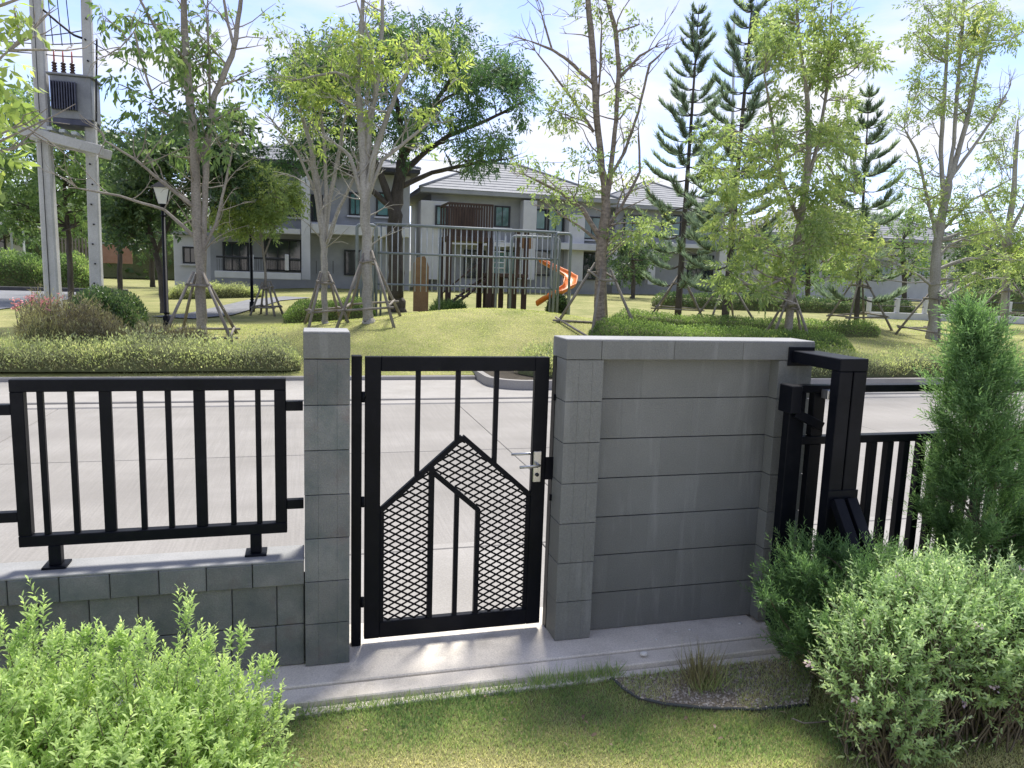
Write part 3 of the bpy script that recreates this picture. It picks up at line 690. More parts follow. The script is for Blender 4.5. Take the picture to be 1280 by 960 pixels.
def hedge(name, label, path, width, height, n, leaf, cat='hedge', group=None, leafL=.05, leafW=.02, core=.78, spiky=0., lump=.12, taper=True, zf=terrain, up=.5, dry=0):
    """leafy volume along a path of (x, y); leaves set over and through its rounded body"""
    path = np.array(path, float); seg = np.linalg.norm(np.diff(path, axis=0), axis=1); cum = np.concatenate([[0], np.cumsum(seg)]); Lt = cum[-1]
    def pos(s): return np.stack([np.interp(s, cum, path[:, 0]), np.interp(s, cum, path[:, 1])], -1)
    mid = pos(np.array([Lt / 2]))[0]; g = float(zf(mid[0], mid[1])); t = thing(name, (mid[0], mid[1], g), label, cat, group)
    seed = rng.uniform(0, 100)
    def prof(s):
        h = 1 + lump * (np.sin(s * 2.3 + seed) + np.sin(s * 5.1 + seed * 2) * .6 + np.sin(s * .9 + seed * 3) * .8)
        if taper: h = h * np.sqrt(np.clip(np.minimum(s, Lt - s) / (min(width, Lt * .4) * .5) + .12, 0, 1))
        return h
    def body(s, a, f):
        """a: angle across the section 0..pi"""
        c = pos(s); c2 = pos(np.minimum(s + .05, Lt)); c1 = pos(np.maximum(s - .05, 0)); tg = nrm(c2 - c1); sd_ = np.stack([tg[:, 1], -tg[:, 0]], -1); h = prof(s)
        ca = np.sign(np.cos(a)) * np.abs(np.cos(a)) ** .6; sa = np.abs(np.sin(a)) ** .6
        xy = c + sd_ * (ca * width / 2 * f * np.minimum(1, h + .25))[:, None]; z = zf(xy[:, 0], xy[:, 1]) + sa * height * f * h
        nn = np.stack([sd_[:, 0] * np.cos(a), sd_[:, 1] * np.cos(a), np.sin(a)], -1); return np.concatenate([xy, z[:, None]], 1), nn
    S = rng.uniform(0, Lt, n); A = rng.uniform(0, pi, n); f = rng.uniform(.72, 1.04, n) + (rng.uniform(size=n) < spiky) * rng.uniform(0, .35, n)
    P, nn = body(S, A, f); D = nn * .6 + rng.normal(scale=.55, size=(n, 3)); D[:, 2] += up
    leaf_mesh('foliage', P, D, rng.normal(size=(n, 3)) + nn, leafL * rng.uniform(.6, 1.4, n), leafW * rng.uniform(.7, 1.3, n), np.clip(rng.beta(2, 2, n) + .17 * (np.sin(S * 3.1 + seed) + np.sin(A * 3 + S * 1.7) + .7 * np.sin(S * .8 + seed)), 0, 1), M[leaf], t, kind=None)
    if dry:                                               # bare greyish stems showing through the lower face
        S = rng.uniform(0, Lt, dry); A = rng.uniform(0, pi, dry); P, nn = body(S, A, rng.uniform(.70, 1.0, dry)); P[:, 2] = zf(P[:, 0], P[:, 1]) + (P[:, 2] - zf(P[:, 0], P[:, 1])) * rng.uniform(.0, .75, dry)
        D = nn * .25 + rng.normal(scale=.3, size=(dry, 3)); D[:, 2] += .9
        leaf_mesh('dry_stems', P, D, rvec(dry), leafL * 1.6 * rng.uniform(.6, 1.4, dry), np.full(dry, .011), rng.uniform(.2, 1, dry), M['l_dry'], t)
    ns, na = max(6, int(Lt / .25)), 9; SS, AA = np.meshgrid(np.linspace(0, Lt, ns), np.linspace(0, pi, na), indexing='ij')
    V, _ = body(SS.ravel(), AA.ravel(), np.full(ns * na, core)); V[:, 2] -= .02
    fs = [(i * na + j, (i + 1) * na + j, (i + 1) * na + j + 1, i * na + j + 1) for i in range(ns - 1) for j in range(na - 1)] + [tuple(range(na)), tuple(range((ns - 1) * na, ns * na))[::-1]]
    MB().add(V, fs, True).build('inner_twigs', M['core'], t); return t

# ------------------------------------------------------------------ park trees
c_ = crown_clumps
T1 = tree('park_tree', 'tall sparse tree with big drooping leaves beside the park lamp post', 'tree', 18.9,
     [[(252, 400, 17), (250, 330, 16), (246, 280, 15), (244, 200, 14), (236, 110, 13), (231, 40, 11), (228, -60, 8)], [(254, 340, 9), (256, 250, 10), (258, 190, 11), (268, 120, 10), (290, 70, 9), (296, 40, 8), (304, -20, 6)],
      [(293, 60, 5), (285, 30, 5), (275, -30, 4)], [(248, 300, 7), (205, 262, 5), (150, 245, 4), (95, 235, 3)], [(246, 262, 7), (200, 225, 5), (170, 200, 4), (130, 175, 3)], [(250, 320, 6), (270, 280, 5), (285, 215, 4), (290, 190, 3)],
      [(238, 120, 6), (200, 45, 5), (170, -10, 4)], [(192, 125, 4), (178, 80, 3), (168, 40, 3), (150, 60, 2)], [(240, 230, 4), (262, 160, 4), (262, 80, 4), (258, 10, 3)]],
     [(215, 58, 20, 30, 420), (243, 78, 24, 38, 650), (196, 30, 28, 22, 300), (236, 140, 24, 26, 420), (170, 70, 22, 20, 180), (160, 20, 26, 16, 220), (262, 68, 12, 26, 260), (250, 20, 30, 18, 260), (190, 135, 32, 16, 260), (300, 135, 22, 14, 160), (270, 175, 30, 18, 220), (215, 190, 35, 20, 260), (148, 105, 20, 16, 140), (310, 100, 14, 10, 90), (130, 20, 14, 10, 70), (300, 160, 20, 12, 120)],
     'l_mid', 'bark', leafL=.20, leafW=.075, K=7, spray=.36, depth=1.8, bare=60, dens=.5, barelen=1.3, droop=.75)
T2 = tree('park_tree', 'multi-stemmed tree on the mound beside the clipped box hedge', 'tree', 20.6,
     [[(406, 385, 10), (405, 330, 11), (404, 290, 12), (396, 230, 11), (388, 180, 8), (376, 140, 5)], [(404, 320, 7), (412, 250, 7), (424, 190, 6), (432, 140, 4)], [(403, 300, 6), (394, 240, 5), (372, 190, 4), (340, 150, 3)], [(404, 300, 7), (408, 240, 6), (405, 170, 5), (396, 110, 3)], [(405, 310, 6), (424, 260, 5), (446, 215, 4)]],
     [(392, 85, 34, 24, 520), (415, 50, 36, 20, 500), (362, 95, 28, 20, 330), (372, 60, 30, 18, 330), (352, 40, 22, 16, 200), (400, 130, 34, 20, 460), (395, 152, 30, 16, 380), (362, 130, 26, 18, 280), (430, 30, 22, 16, 200), (440, 75, 22, 20, 260), (385, 175, 30, 14, 220)],
     'l_yellow', 'barkgrey', leafL=.15, leafW=.05, depth=2.0, bare=34, barelen=1.0, droop=.4, dens=.55)
T3 = tree('park_tree', 'pale trunked tree propped on the mound before the playground fence', 'tree', 19.8,
     [[(460, 383, 17), (459, 330, 17), (457, 280, 17), (455, 230, 15), (452, 165, 12), (446, 100, 9), (452, 40, 7), (455, -40, 5)], [(456, 262, 12), (466, 200, 10), (482, 150, 8), (498, 110, 6), (520, 70, 4)], [(456, 240, 9), (462, 160, 9), (472, 100, 8), (478, 30, 6), (478, -30, 5)], [(458, 250, 8), (478, 200, 6), (510, 175, 5), (540, 150, 3)], [(454, 250, 8), (437, 195, 6), (418, 178, 4)], [(452, 165, 6), (470, 120, 5), (462, 50, 4), (445, 0, 3)], [(446, 100, 5), (420, 90, 4), (370, 100, 3)]],
     [(460, 72, 32, 20, 480), (478, 92, 26, 14, 340), (440, 55, 26, 18, 300), (535, 72, 38, 18, 500), (555, 62, 28, 18, 360), (520, 135, 18, 9, 150), (575, 98, 16, 9, 140), (552, 146, 10, 10, 120), (400, 112, 28, 12, 300), (420, 118, 26, 10, 240), (525, 185, 12, 6, 70), (505, 60, 24, 14, 240), (455, 140, 16, 10, 110), (458, 30, 20, 14, 140), (462, 150, 10, 10, 80)],
     'l_yellow', 'barkgrey', leafL=.16, leafW=.055, depth=2.2, bare=60, barelen=1.2, droop=.35, dens=.75)
T5 = tree('park_tree', 'ring-barked sparse tree standing behind the tall block wall', 'tree', 18.6,
     [[(749, 428, 19), (750, 380, 18), (751, 330, 17), (753, 300, 18), (758, 255, 14), (753, 210, 11), (746, 150, 10), (742, 80, 10), (737, 20, 9), (730, -60, 7)], [(756, 270, 11), (762, 220, 8), (770, 150, 7), (774, 90, 7), (770, 40, 7), (756, -10, 6)], [(762, 222, 6), (781, 190, 5), (798, 140, 4), (812, 80, 4), (832, 62, 2)], [(741, 104, 6), (710, 75, 5), (690, 62, 4), (658, 50, 2)], [(690, 62, 3), (682, 35, 3), (676, 15, 2)], [(752, 300, 9), (728, 262, 7), (700, 240, 5), (655, 218, 3)], [(742, 165, 5), (716, 125, 4), (690, 90, 3), (668, 62, 2)], [(772, 100, 5), (800, 70, 4), (820, 58, 2)], [(754, 290, 6), (775, 262, 5), (800, 215, 4), (798, 160, 3)], [(746, 150, 4), (750, 90, 3), (752, 30, 3)], [(754, 305, 6), (720, 280, 4), (690, 262, 3)]],
     [(712, 120, 20, 20, 330), (706, 145, 18, 22, 320), (694, 138, 14, 12, 140), (774, 68, 16, 16, 200), (735, 10, 22, 14, 170), (765, 20, 20, 24, 220), (790, 130, 14, 14, 130), (700, 232, 46, 14, 420), (735, 205, 34, 16, 330), (790, 218, 24, 14, 230), (700, 265, 26, 14, 170), (800, 290, 34, 14, 420), (812, 278, 22, 12, 240), (780, 300, 22, 10, 160), (788, 165, 12, 10, 90), (660, 200, 22, 12, 130), (770, 110, 12, 20, 120), (800, 30, 16, 14, 110), (740, 235, 20, 14, 180)],
     'l_pale', 'barkring', leafL=.13, leafW=.045, depth=1.8, bare=55, barelen=1.1, droop=.3)
T6 = tree('park_tree', 'leafy pale green tree rising behind the right end of the block wall', 'tree', 17.8,
     [[(985, 420, 14), (988, 370, 13), (992, 330, 13), (1000, 280, 12), (1006, 235, 11), (1012, 180, 9), (1010, 130, 7), (1000, 60, 5), (996, 0, 4)], [(1003, 250, 7), (1020, 190, 6), (1034, 110, 5), (1036, 60, 4), (1040, 0, 3)], [(1000, 280, 7), (976, 220, 5), (965, 150, 4), (955, 90, 3)], [(1010, 200, 5), (1008, 120, 5), (1030, 60, 3)], [(1000, 285, 5), (1040, 250, 4), (1080, 240, 3)], [(992, 330, 5), (960, 300, 4), (920, 290, 3)]],
     c_(1000, 45, 72, 62, 24, 6200, (.20, .34), 3) + c_(1055, 80, 62, 60, 14, 2400, (.16, .28), 12) + c_(920, 195, 62, 58, 16, 3600, (.18, .30), 13) + c_(985, 275, 108, 58, 24, 5400, (.14, .24), 14) + c_(1040, 200, 55, 50, 12, 2600, (.22, .36), 15) + c_(935, 345, 55, 32, 12, 2600, (.24, .4), 16) + c_(1045, 290, 70, 40, 12, 2600, (.2, .32), 17) + c_(1010, 150, 60, 50, 12, 2600, (.2, .32), 18),
     'l_pale', 'bark', leafL=.145, leafW=.052, depth=3.2, bare=24, barelen=.9, droop=.35, dens=.85)
T7 = tree('park_tree', 'tall tree with four upright stems and propped dark trunk on the lawn', 'tree', 20.4,
     [[(1164, 440, 20), (1167, 400, 19), (1169, 350, 17), (1173, 300, 15), (1180, 255, 14), (1186, 225, 12), (1200, 185, 8), (1214, 130, 7), (1222, 85, 5), (1240, 20, 3)], [(1180, 250, 8), (1176, 190, 7), (1180, 130, 6), (1184, 60, 5), (1188, -20, 4)], [(1183, 238, 7), (1192, 180, 6), (1197, 110, 6), (1202, 50, 5), (1206, -20, 4)], [(1186, 225, 7), (1212, 190, 5), (1240, 150, 4), (1262, 110, 3)], [(1173, 310, 6), (1160, 250, 5), (1146, 190, 4), (1130, 160, 3)], [(1176, 290, 5), (1215, 250, 4), (1262, 225, 3)], [(1168, 360, 5), (1150, 345, 4), (1120, 330, 3)]],
     c_(1185, 35, 62, 45, 18, 3900, (.20, .32), 21) + c_(1240, 45, 40, 55, 12, 2200, (.22, .36), 22) + c_(1150, 130, 36, 46, 10, 1500, (.24, .4), 23) + c_(1245, 160, 46, 48, 12, 1500, (.22, .36), 24) + c_(1150, 235, 44, 50, 12, 1500, (.22, .36), 25) + c_(1225, 262, 56, 44, 14, 2300, (.2, .32), 26) + c_(1085, 325, 60, 34, 12, 2100, (.22, .36), 27) + c_(1230, 335, 60, 22, 9, 1500, (.2, .3), 28) + c_(1195, 110, 34, 40, 8, 900, (.22, .36), 29),
     'l_pale', 'barkgrey', leafL=.13, leafW=.045, depth=2.6, bare=50, barelen=1.0, droop=.3)
T8 = tree('park_tree', 'yellowing young tree on pale trunk near the low white boundary wall', 'tree', 26.5,
     [[(1256, 392, 13), (1258, 340, 12), (1262, 280, 10), (1268, 230, 8), (1272, 150, 5)], [(1260, 320, 6), (1240, 270, 5), (1225, 240, 3)], [(1262, 290, 6), (1290, 240, 4), (1310, 200, 3)]],
     c_(1262, 310, 52, 42, 16, 3200, (.2, .34), 31) + c_(1275, 215, 50, 45, 12, 1700, (.2, .34), 32), 'l_yellow', 'barkgrey', leafL=.14, leafW=.05, depth=2.5, bare=8)
T4 = tree('rain_tree', 'broad dark feathery tree spreading over the playground', 'tree', 29.5,
     [[(496, 372, 30), (495, 330, 28), (494, 290, 27), (493, 262, 26), (500, 220, 20), (505, 190, 15)], [(493, 265, 16), (470, 205, 12), (440, 150, 9), (405, 110, 6), (380, 80, 4)], [(500, 220, 14), (525, 195, 10), (560, 170, 8), (610, 150, 6), (650, 130, 4)], [(503, 200, 12), (500, 150, 10), (490, 100, 8), (480, 50, 5)], [(505, 195, 12), (530, 150, 9), (560, 105, 7), (580, 60, 4)], [(498, 235, 10), (540, 215, 8), (590, 205, 6), (640, 198, 3)], [(492, 262, 12), (450, 225, 9), (410, 200, 6), (370, 190, 4)], [(505, 190, 9), (545, 130, 7), (600, 100, 4)]],
     c_(500, 85, 130, 58, 46, 10500, (.15, .25), 41, 3.0) + c_(400, 125, 82, 75, 30, 7600, (.18, .30), 42, 2.6) + c_(600, 110, 68, 58, 22, 4600, (.18, .3), 43, 2.6) + c_(390, 190, 62, 30, 12, 2400, (.22, .36), 44, 2) + c_(620, 190, 60, 26, 14, 2100, (.2, .3), 45, 2) + c_(520, 45, 80, 26, 14, 2700, (.18, .3), 46, 2) + c_(540, 160, 60, 34, 12, 1900, (.2, .3), 47, 2) + c_(480, 180, 60, 40, 12, 1900, (.2, .3), 48, 2) + [(655, 135, 16, 20, 420), (640, 105, 16, 18, 350), (648, 90, 12, 12, 200)],
     'l_feather', 'barkdark', leafL=.19, leafW=.06, K=10, spray=.5, depth=4.0, droop=.35, tw_scale=.68, dens=1.15)
norfolk('norfolk_pine', 'straight blue-green tiered pine with clear pointed top', (848, 384), (874, 6), 29.0, 62, 21, 'tiered pines in the park')
norfolk('norfolk_pine', 'tiered pine partly hidden behind the leafy pale green tree', (906, 402), (944, -40), 24.0, 66, 19, 'tiered pines in the park', dens=.9)
norfolk('norfolk_pine', 'shorter tiered pine on a small grass mound behind the guide post', (1070, 408), (1087, 108), 22.6, 58, 13, 'tiered pines in the park', dens=.9)
T9 = tree('broadleaf_tree', 'dense dark broadleaf tree behind the lamp post by the side road', 'tree', 27.5,
     [[(204, 378, 10), (200, 340, 10), (194, 312, 9), (186, 280, 8), (190, 230, 6)], [(196, 315, 7), (215, 270, 5), (235, 230, 4)], [(190, 300, 6), (165, 260, 5), (140, 225, 3)]],
     c_(215, 205, 105, 75, 40, 11500, (.16, .27), 51, 2.4) + c_(175, 265, 70, 40, 16, 4200, (.2, .32), 52, 2) + c_(265, 180, 60, 50, 14, 3200, (.2, .32), 53, 2) + c_(300, 215, 40, 34, 8, 1500, (.25, .4), 54, 2),
     'l_dark', 'barkdark', leafL=.17, leafW=.085, K=9, spray=.4, depth=4, droop=.2)
T10 = tree('young_tree', 'small round-crowned bright green tree before the white house', 'tree', 27.0,
     [[(333, 368, 4), (331, 330, 4), (326, 290, 4), (322, 250, 3)], [(330, 320, 3), (345, 280, 2), (352, 250, 2)], [(329, 310, 3), (300, 280, 2), (285, 260, 2)]],
     c_(318, 250, 62, 52, 30, 9500, (.2, .34), 61, 1.2) + c_(300, 275, 36, 28, 8, 1900, (.25, .4), 62, 1), 'l_pale', 'bark', leafL=.13, leafW=.055, depth=2, droop=.2)
for i, (nm, lab, Yd, st, cl, lf) in enumerate([
    ('background_tree', 'olive green tree crown rising behind the two utility poles', 34, [[(88, 352, 9), (86, 300, 8), (80, 230, 6), (76, 170, 4)]], c_(60, 175, 75, 85, 26, 6500, (.2, .32), 71, 3) + c_(120, 250, 60, 50, 14, 3400, (.22, .36), 72, 2.5) + c_(20, 240, 60, 50, 14, 3200, (.22, .36), 73, 2.5), 'l_mid'),
    ('background_tree', 'dark tree filling the gap between the pole and white house', 40, [[(150, 352, 8), (150, 300, 7), (150, 220, 4)]], c_(150, 215, 60, 75, 22, 5200, (.2, .32), 74, 3), 'l_dark'),
    ('background_tree', 'rounded green tree behind the weathered board fence', 56, [[(100, 335, 8), (100, 310, 8), (100, 270, 5)]], c_(95, 270, 70, 48, 20, 4200, (.2, .32), 81, 3), 'l_mid'),
    ('background_tree', 'dense low tree beside the white carport building', 62, [[(-5, 330, 8), (-5, 310, 8), (-5, 270, 5)]], c_(0, 262, 75, 50, 20, 4000, (.2, .32), 82, 3), 'l_dark'),
    ('background_tree', 'dark spreading tree behind the terracotta garden wall', 56, [[(190, 335, 8), (190, 310, 8), (190, 270, 5)]], c_(190, 275, 80, 48, 22, 4600, (.2, .32), 83, 3), 'l_dark'),
    ('background_tree', 'pale green tree at the corner of the white house', 52, [[(248, 340, 7), (248, 310, 7), (248, 270, 4)]], c_(245, 290, 42, 36, 14, 2600, (.25, .4), 84, 2), 'l_mid'),
    ('background_tree', 'bushy tree between the two right-hand houses', 41, [[(792, 352, 7), (790, 330, 7), (788, 310, 4)]], c_(795, 325, 38, 34, 14, 2600, (.25, .4), 75, 1.6), 'l_dark'),
    ('background_tree', 'dark leafy tree beyond the right lawn in front of grey house', 44, [[(1010, 372, 8), (1010, 340, 8), (1008, 300, 5)]], c_(1000, 325, 80, 40, 22, 4200, (.2, .32), 76, 3), 'l_mid'),
    ('background_tree', 'green tree beyond the boundary wall behind the four-stemmed tree', 46, [[(1130, 380, 8), (1130, 340, 8), (1128, 300, 5)]], c_(1125, 300, 75, 62, 26, 5200, (.2, .32), 77, 3), 'l_mid'),
    ('background_tree', 'dense green tree behind the low white boundary wall', 44, [[(1238, 388, 8), (1238, 340, 8), (1236, 300, 5)]], c_(1240, 318, 70, 60, 26, 5200, (.2, .32), 78, 3), 'l_dark')]):
    tree(nm, lab, 'tree', Yd, st, cl, lf, 'barkdark', 'trees behind the park', leafL=.20, leafW=.10, K=8, spray=.5, depth=4, droop=.2)
# a street tree left of the frame whose leafy branch reaches in
tree('street_tree', 'leafy branch of a street tree reaching in from beyond the railing', 'tree', 7.6,
     [[(-150, 560, 40), (-140, 300, 36), (-120, 120, 28), (-80, 0, 18), (-60, -80, 10)], [(-128, 180, 14), (-70, 130, 9), (-20, 90, 5), (15, 60, 3)], [(-136, 240, 12), (-70, 210, 8), (-20, 190, 4)], [(-100, 60, 12), (-40, 20, 7), (20, 0, 4), (60, -15, 3)]],
     [(-8, 95, 16, 60, 50, .2), (18, 14, 40, 20, 70, 0), (-10, 170, 18, 60, 60, .1), (-25, 110, 40, 80, 200, .3), (-20, 230, 26, 40, 90, .1), (-70, 60, 60, 60, 200, .4), (-90, 160, 60, 60, 200, -.4)],
     'l_yellow', 'bark', leafL=.13, leafW=.045, K=7, spray=.22, depth=.6, droop=.35, twigs=2, ys=0.0)
# timber props round the young trees
def foot(px, py, Y): p = atY(px, py, Y); return (p[0], p[1])
props(foot(250, 400, 18.9), 'timber prop frame round the tree beside the lamp post', 1.5, 1.08, rot=.75, low=.12, up=.82)
props(foot(406, 385, 20.6), 'timber prop frame round the multi-stemmed tree by the box hedge', 1.35, .72, rot=.9, low=.3)
props(foot(460, 383, 19.8), 'timber prop frame on the mound before the playground fence', 1.75, 1.05, rot=.5, low=.28, up=.88)
props(foot(749, 428, 18.6), 'timber prop frame round the ring-barked tree behind the wall', 1.70, 1.15, rot=1.0, low=.06, up=.85, tie_r=.24)
props(foot(848, 384, 29), 'timber prop frame round the pine with clear pointed top', 1.7, 1.5, rot=.3, low=.25)
props(foot(906, 402, 24), 'timber prop frame round the half hidden pine', 1.7, 1.3, rot=.8, low=.22)
props(foot(985, 420, 17.8), 'timber prop frame behind the right end of the block wall', 1.5, .9, rot=.4, low=.12)
props(foot(1070, 408, 22.6), 'timber prop frame round the shorter pine on its small mound', 1.75, 1.2, rot=.6, low=.28)
props(foot(1164, 440, 20.4), 'timber prop frame round the four-stemmed tree with long crossbars', 1.6, 1.15, rot=.9, low=.2, up=.85, tie_r=.26)
props(foot(1256, 392, 26.5), 'timber prop frame round the yellowing tree by the boundary wall', 2.0, 1.6, rot=.9, low=.35)
props(foot(333, 368, 27), 'small timber prop frame round the round-crowned young tree', 1.1, .6, rot=.5)

# ------------------------------------------------------------------ hedges and shrubs in the park
def pl(*q): return [tuple(v) for v in q]
hedge('groundcover_hedge', 'long loose grassy hedge along the kerb opposite the railing', pl((-14, 15.55), (-8, 15.5), (-3, 15.5), (-.1, 15.55)), 1.0, .50, 26000, 'l_hedge', leafL=.06, leafW=.022, spiky=.35, lump=.10, up=.7, dry=9000)
hedge('groundcover_hedge', 'loose grassy hedge in the kerbed bed beyond the driveway gate', pl((9.4, 14.25), (13, 14.4), (20, 14.6), (30, 14.8)), 1.1, .46, 22000, 'l_hedge', leafL=.06, leafW=.02, spiky=.35, lump=.12, up=.8, dry=9000)
hedge('groundcover_hedge', 'straggly hedge tapering down at the rounded kerb corner', pl((4.3, 14.35), (5.2, 14.8), (6.4, 15.0), (9.2, 14.7)), 1.1, .48, 12000, 'l_hedge', leafL=.06, leafW=.022, spiky=.35, lump=.14, up=.7, dry=3000)
p1, p2, p3 = on(690, 402), on(840, 408), on(1000, 412)
hedge('clipped_hedge', 'clipped dark green hedge running behind the block wall', pl((6.9, 17.6), (10, 17.4), (14.2, 17.2)), 1.0, .62, 22000, 'l_hedgegreen', leafL=.05, leafW=.024, lump=.04)
hedge('clipped_hedge', 'second clipped hedge further back on the lawn behind the pine tree', pl((9.2, 21.8), (14, 21.5), (18.5, 21.2)), .9, .52, 14000, 'l_hedgegreen', leafL=.055, leafW=.026, lump=.05)
hedge('flowering_shrub', 'yellow-leaved shrub row showing just above the wall coping', pl((9.6, 16.1), (11.6, 16.1), (13.4, 16.0)), .6, .52, 4500, 'l_yellow', 'shrub', leafL=.06, leafW=.03, spiky=.35, lump=.2)
hedge('dry_brush_shrub', 'dry brownish straggly shrub in front of the utility poles', pl((-5.5, 16.9), (-4.6, 17.1), (-3.4, 17.2)), 1.5, .80, 9000, 'l_dry', 'shrub', leafL=.11, leafW=.014, spiky=.5, lump=.2, up=.8)
hedge('dry_brush_shrub', 'yellowish dry shrub spilling onto the lawn by the kerb hedge', pl((-3.6, 16.4), (-2.6, 16.9), (-1.9, 16.8)), 1.0, .50, 6000, 'l_dry', 'shrub', leafL=.10, leafW=.014, spiky=.5, lump=.2, up=.9)
hedge('dark_shrub', 'dark green spreading shrub at the foot of the rear utility pole', pl((-5.6, 20.2), (-4.6, 20.4), (-3.9, 20.3)), 1.6, .95, 9000, 'l_dark', 'shrub', leafL=.08, leafW=.03, lump=.12)
hedge('clipped_hedge', 'rounded box hedge behind the props of the multi-stemmed tree', pl((-.6, 22.6), (.6, 22.7), (2.0, 22.6)), 1.1, .62, 9000, 'l_hedgegreen', leafL=.05, leafW=.025, lump=.06)
a_, b_2 = on(212, 374), on(330, 371)
hedge('low_hedge', 'low dry hedge edging the footpath before the white house', pl((a_[0], a_[1]), (b_2[0], b_2[1])), .8, .55, 7000, 'l_hedge', leafL=.08, leafW=.028, lump=.12, spiky=.2, dry=2500)
hedge('verge_hedge', 'bushy green hedge across the side road between the poles', pl((-17.3, 47.5), (-15, 47.2), (-11.2, 47)), 2.4, 1.9, 9000, 'l_mid', leafL=.16, leafW=.06, lump=.1)
hedge('verge_hedge', 'lighter grassy hedge across the side road near the carport', pl((-29, 48.5), (-24, 48.2), (-18, 48)), 2.2, 1.75, 8000, 'l_hedge', leafL=.18, leafW=.05, lump=.12, spiky=.2)
def belt(label, path, w, h, n):
    t = hedge('tree_belt', label, path, w, h, n, 'l_mid', 'trees', leafL=.75, leafW=.4, lump=.16, zf=lambda x, y: 0 * x + .5); t['kind'] = 'stuff'
belt('far tree belt closing the view beyond the side road', pl((-75, 78), (-45, 80), (-20, 82), (2, 84)), 6, 7.5, 9000)
belt('far tree belt closing the view beyond the right lawn', pl((36, 82), (62, 72), (90, 60)), 6, 7.0, 9000)
hedge('boundary_hedge', 'low dark hedge along the far side of the right lawn', pl((17, 35), (24, 34), (31, 33)), 1.2, .75, 9000, 'l_dark', leafL=.11, leafW=.05, lump=.08)
hedge('boundary_hedge', 'tall dark hedge behind the low white boundary wall', pl((33, 33), (42, 31), (52, 30)), 1.4, 1.9, 9000, 'l_dark', leafL=.13, leafW=.06, lump=.08)
for (x, y, lab) in ((-4.9, 16.7, 'pink-flowered stems standing in front of the front utility pole'), (-5.35, 16.9, 'pink-flowered stems rising beside the side road')):
    t = thing('flower_shrub', (x, y, terrain(x, y)), lab, 'shrub', 'pink flowering shrubs'); mb = MB(); P = []; E_ = []
    for i in range(9):
        a = np.array([x, y, terrain(x, y)]); e = a + np.array([rng.normal(0, .16), rng.normal(0, .12), rng.uniform(.9, 1.22)]); mb.tube(jitter_path(a, e, 5, .05), np.linspace(.012, .005, 5), 5, False); E_.append(e)
        for q in range(16): P.append(a + (e - a) * rng.uniform(.35, .95))
    mb.build('stems', M['twig'], t); P = np.array(P); n = len(P); D = rvec(n); D[:, 2] += .4
    leaf_mesh('leaves', P, D, rvec(n), rng.uniform(.05, .10, n), rng.uniform(.02, .03, n), rng.uniform(0, 1, n), M['l_hedge'], t)
    P = np.repeat(np.array(E_), 14, 0) + rng.normal(scale=.035, size=(14 * 9, 3)); n = len(P)
    leaf_mesh('blossom', P, rvec(n), rvec(n), rng.uniform(.03, .05, n), rng.uniform(.03, .045, n), rng.uniform(0, 1, n), M['l_pink'], t)

# ------------------------------------------------------------------ utility poles with transformer
YP = 22.0
def upole(label, pxb, pxt, wb, wt):
    b_, t_ = atY(*pxb, YP), atY(*pxt, YP); g = float(terrain(b_[0], b_[1])); sl = (t_ - b_) / (t_[2] - b_[2]); k = mpp(YP, pxb[0])
    P0 = b_ + sl * (g - .1 - b_[2]); P1 = b_ + sl * (10.4 - b_[2]); t = thing('utility_pole', (P0[0], P0[1], g), label, 'utility pole', 'twin concrete poles carrying the transformer')
    w0, w1 = wb * k / 2, wt * k / 2; mb = MB()
    def ring(P, w): return [(P[0] + sx * w, P[1] + sy * w, P[2]) for sx, sy in ((-1, -.75), (-.75, -1), (.75, -1), (1, -.75), (1, .75), (.75, 1), (-.75, 1), (-1, .75))]
    mb.add(ring(P0, w0) + ring(P1, w1 * .75), [tuple((i, (i + 1) % 8, 8 + (i + 1) % 8, 8 + i)) for i in range(8)] + [tuple(range(8))[::-1], tuple(range(8, 16))]); mb.build('shaft', M['pole'], t)
    return t, P0, sl, w0
pA, A0, slA, wA = upole('front concrete utility pole with earth wire down its face', (66, 360), (49, 60), 17, 16)
pB, B0, slB, wB = upole('rear concrete utility pole with small bolts up its side', (121, 360), (110, 60), 14, 12.5)
pt = lambda P0, sl, z: P0 + sl * (z - P0[2])
MB().tube([pt(A0, slA, z) + np.array([-.02, -wA - .012, 0]) for z in (.5, 3, 6, 9)], .010, 5).build('earth_wire', M['cable'], pA)
for i, z in enumerate(np.linspace(1.0, 8.5, 16)):
    p = pt(B0, slB, z); MB().tube([p + np.array([.02 * (-1) ** i, -wB - .03, 0]), p + np.array([.02 * (-1) ** i, -wB * .6, 0])], .022, 6).build('bolt', M['darkframe'], pB)
zpl = atY(85, 172, YP)[2]
tr = thing('transformer', ((pt(A0, slA, zpl) + pt(B0, slB, zpl)) / 2), 'grey finned transformer on a white platform between the poles', 'transformer')
pa_, pb_ = pt(A0, slA, zpl), pt(B0, slB, zpl); dd = nrm(pb_ - pa_)
for s in (-1, 1):
    MB().bar(pa_ - dd * .42 + np.array([0, s * .42, .06]), pb_ + dd * .35 + np.array([0, s * .42, -.32]), .14, .24, (0, 0, 1), .01).build('platform_beam', M['pole'], tr)
for u in (.25, .5, .75): 
    p = pa_ * (1 - u) + pb_ * u; MB().cbox(p + np.array([0, 0, -.0 - .14 * u + .16]), (.12, 1.0, .08), .005).build('bearer', M['galv'], tr)
cx, cy, cz = atY(95, 127, YP + .1); kx = mpp(YP, 94); bw, bh, bd = 44 * kx, 50 * kx, .85
MB().box(cx - bw / 2, cx + bw / 2, cy - bd / 2, cy + bd / 2, cz - bh / 2 + .02, cz + bh / 2, .02).build('tank', M['transformer'], tr)
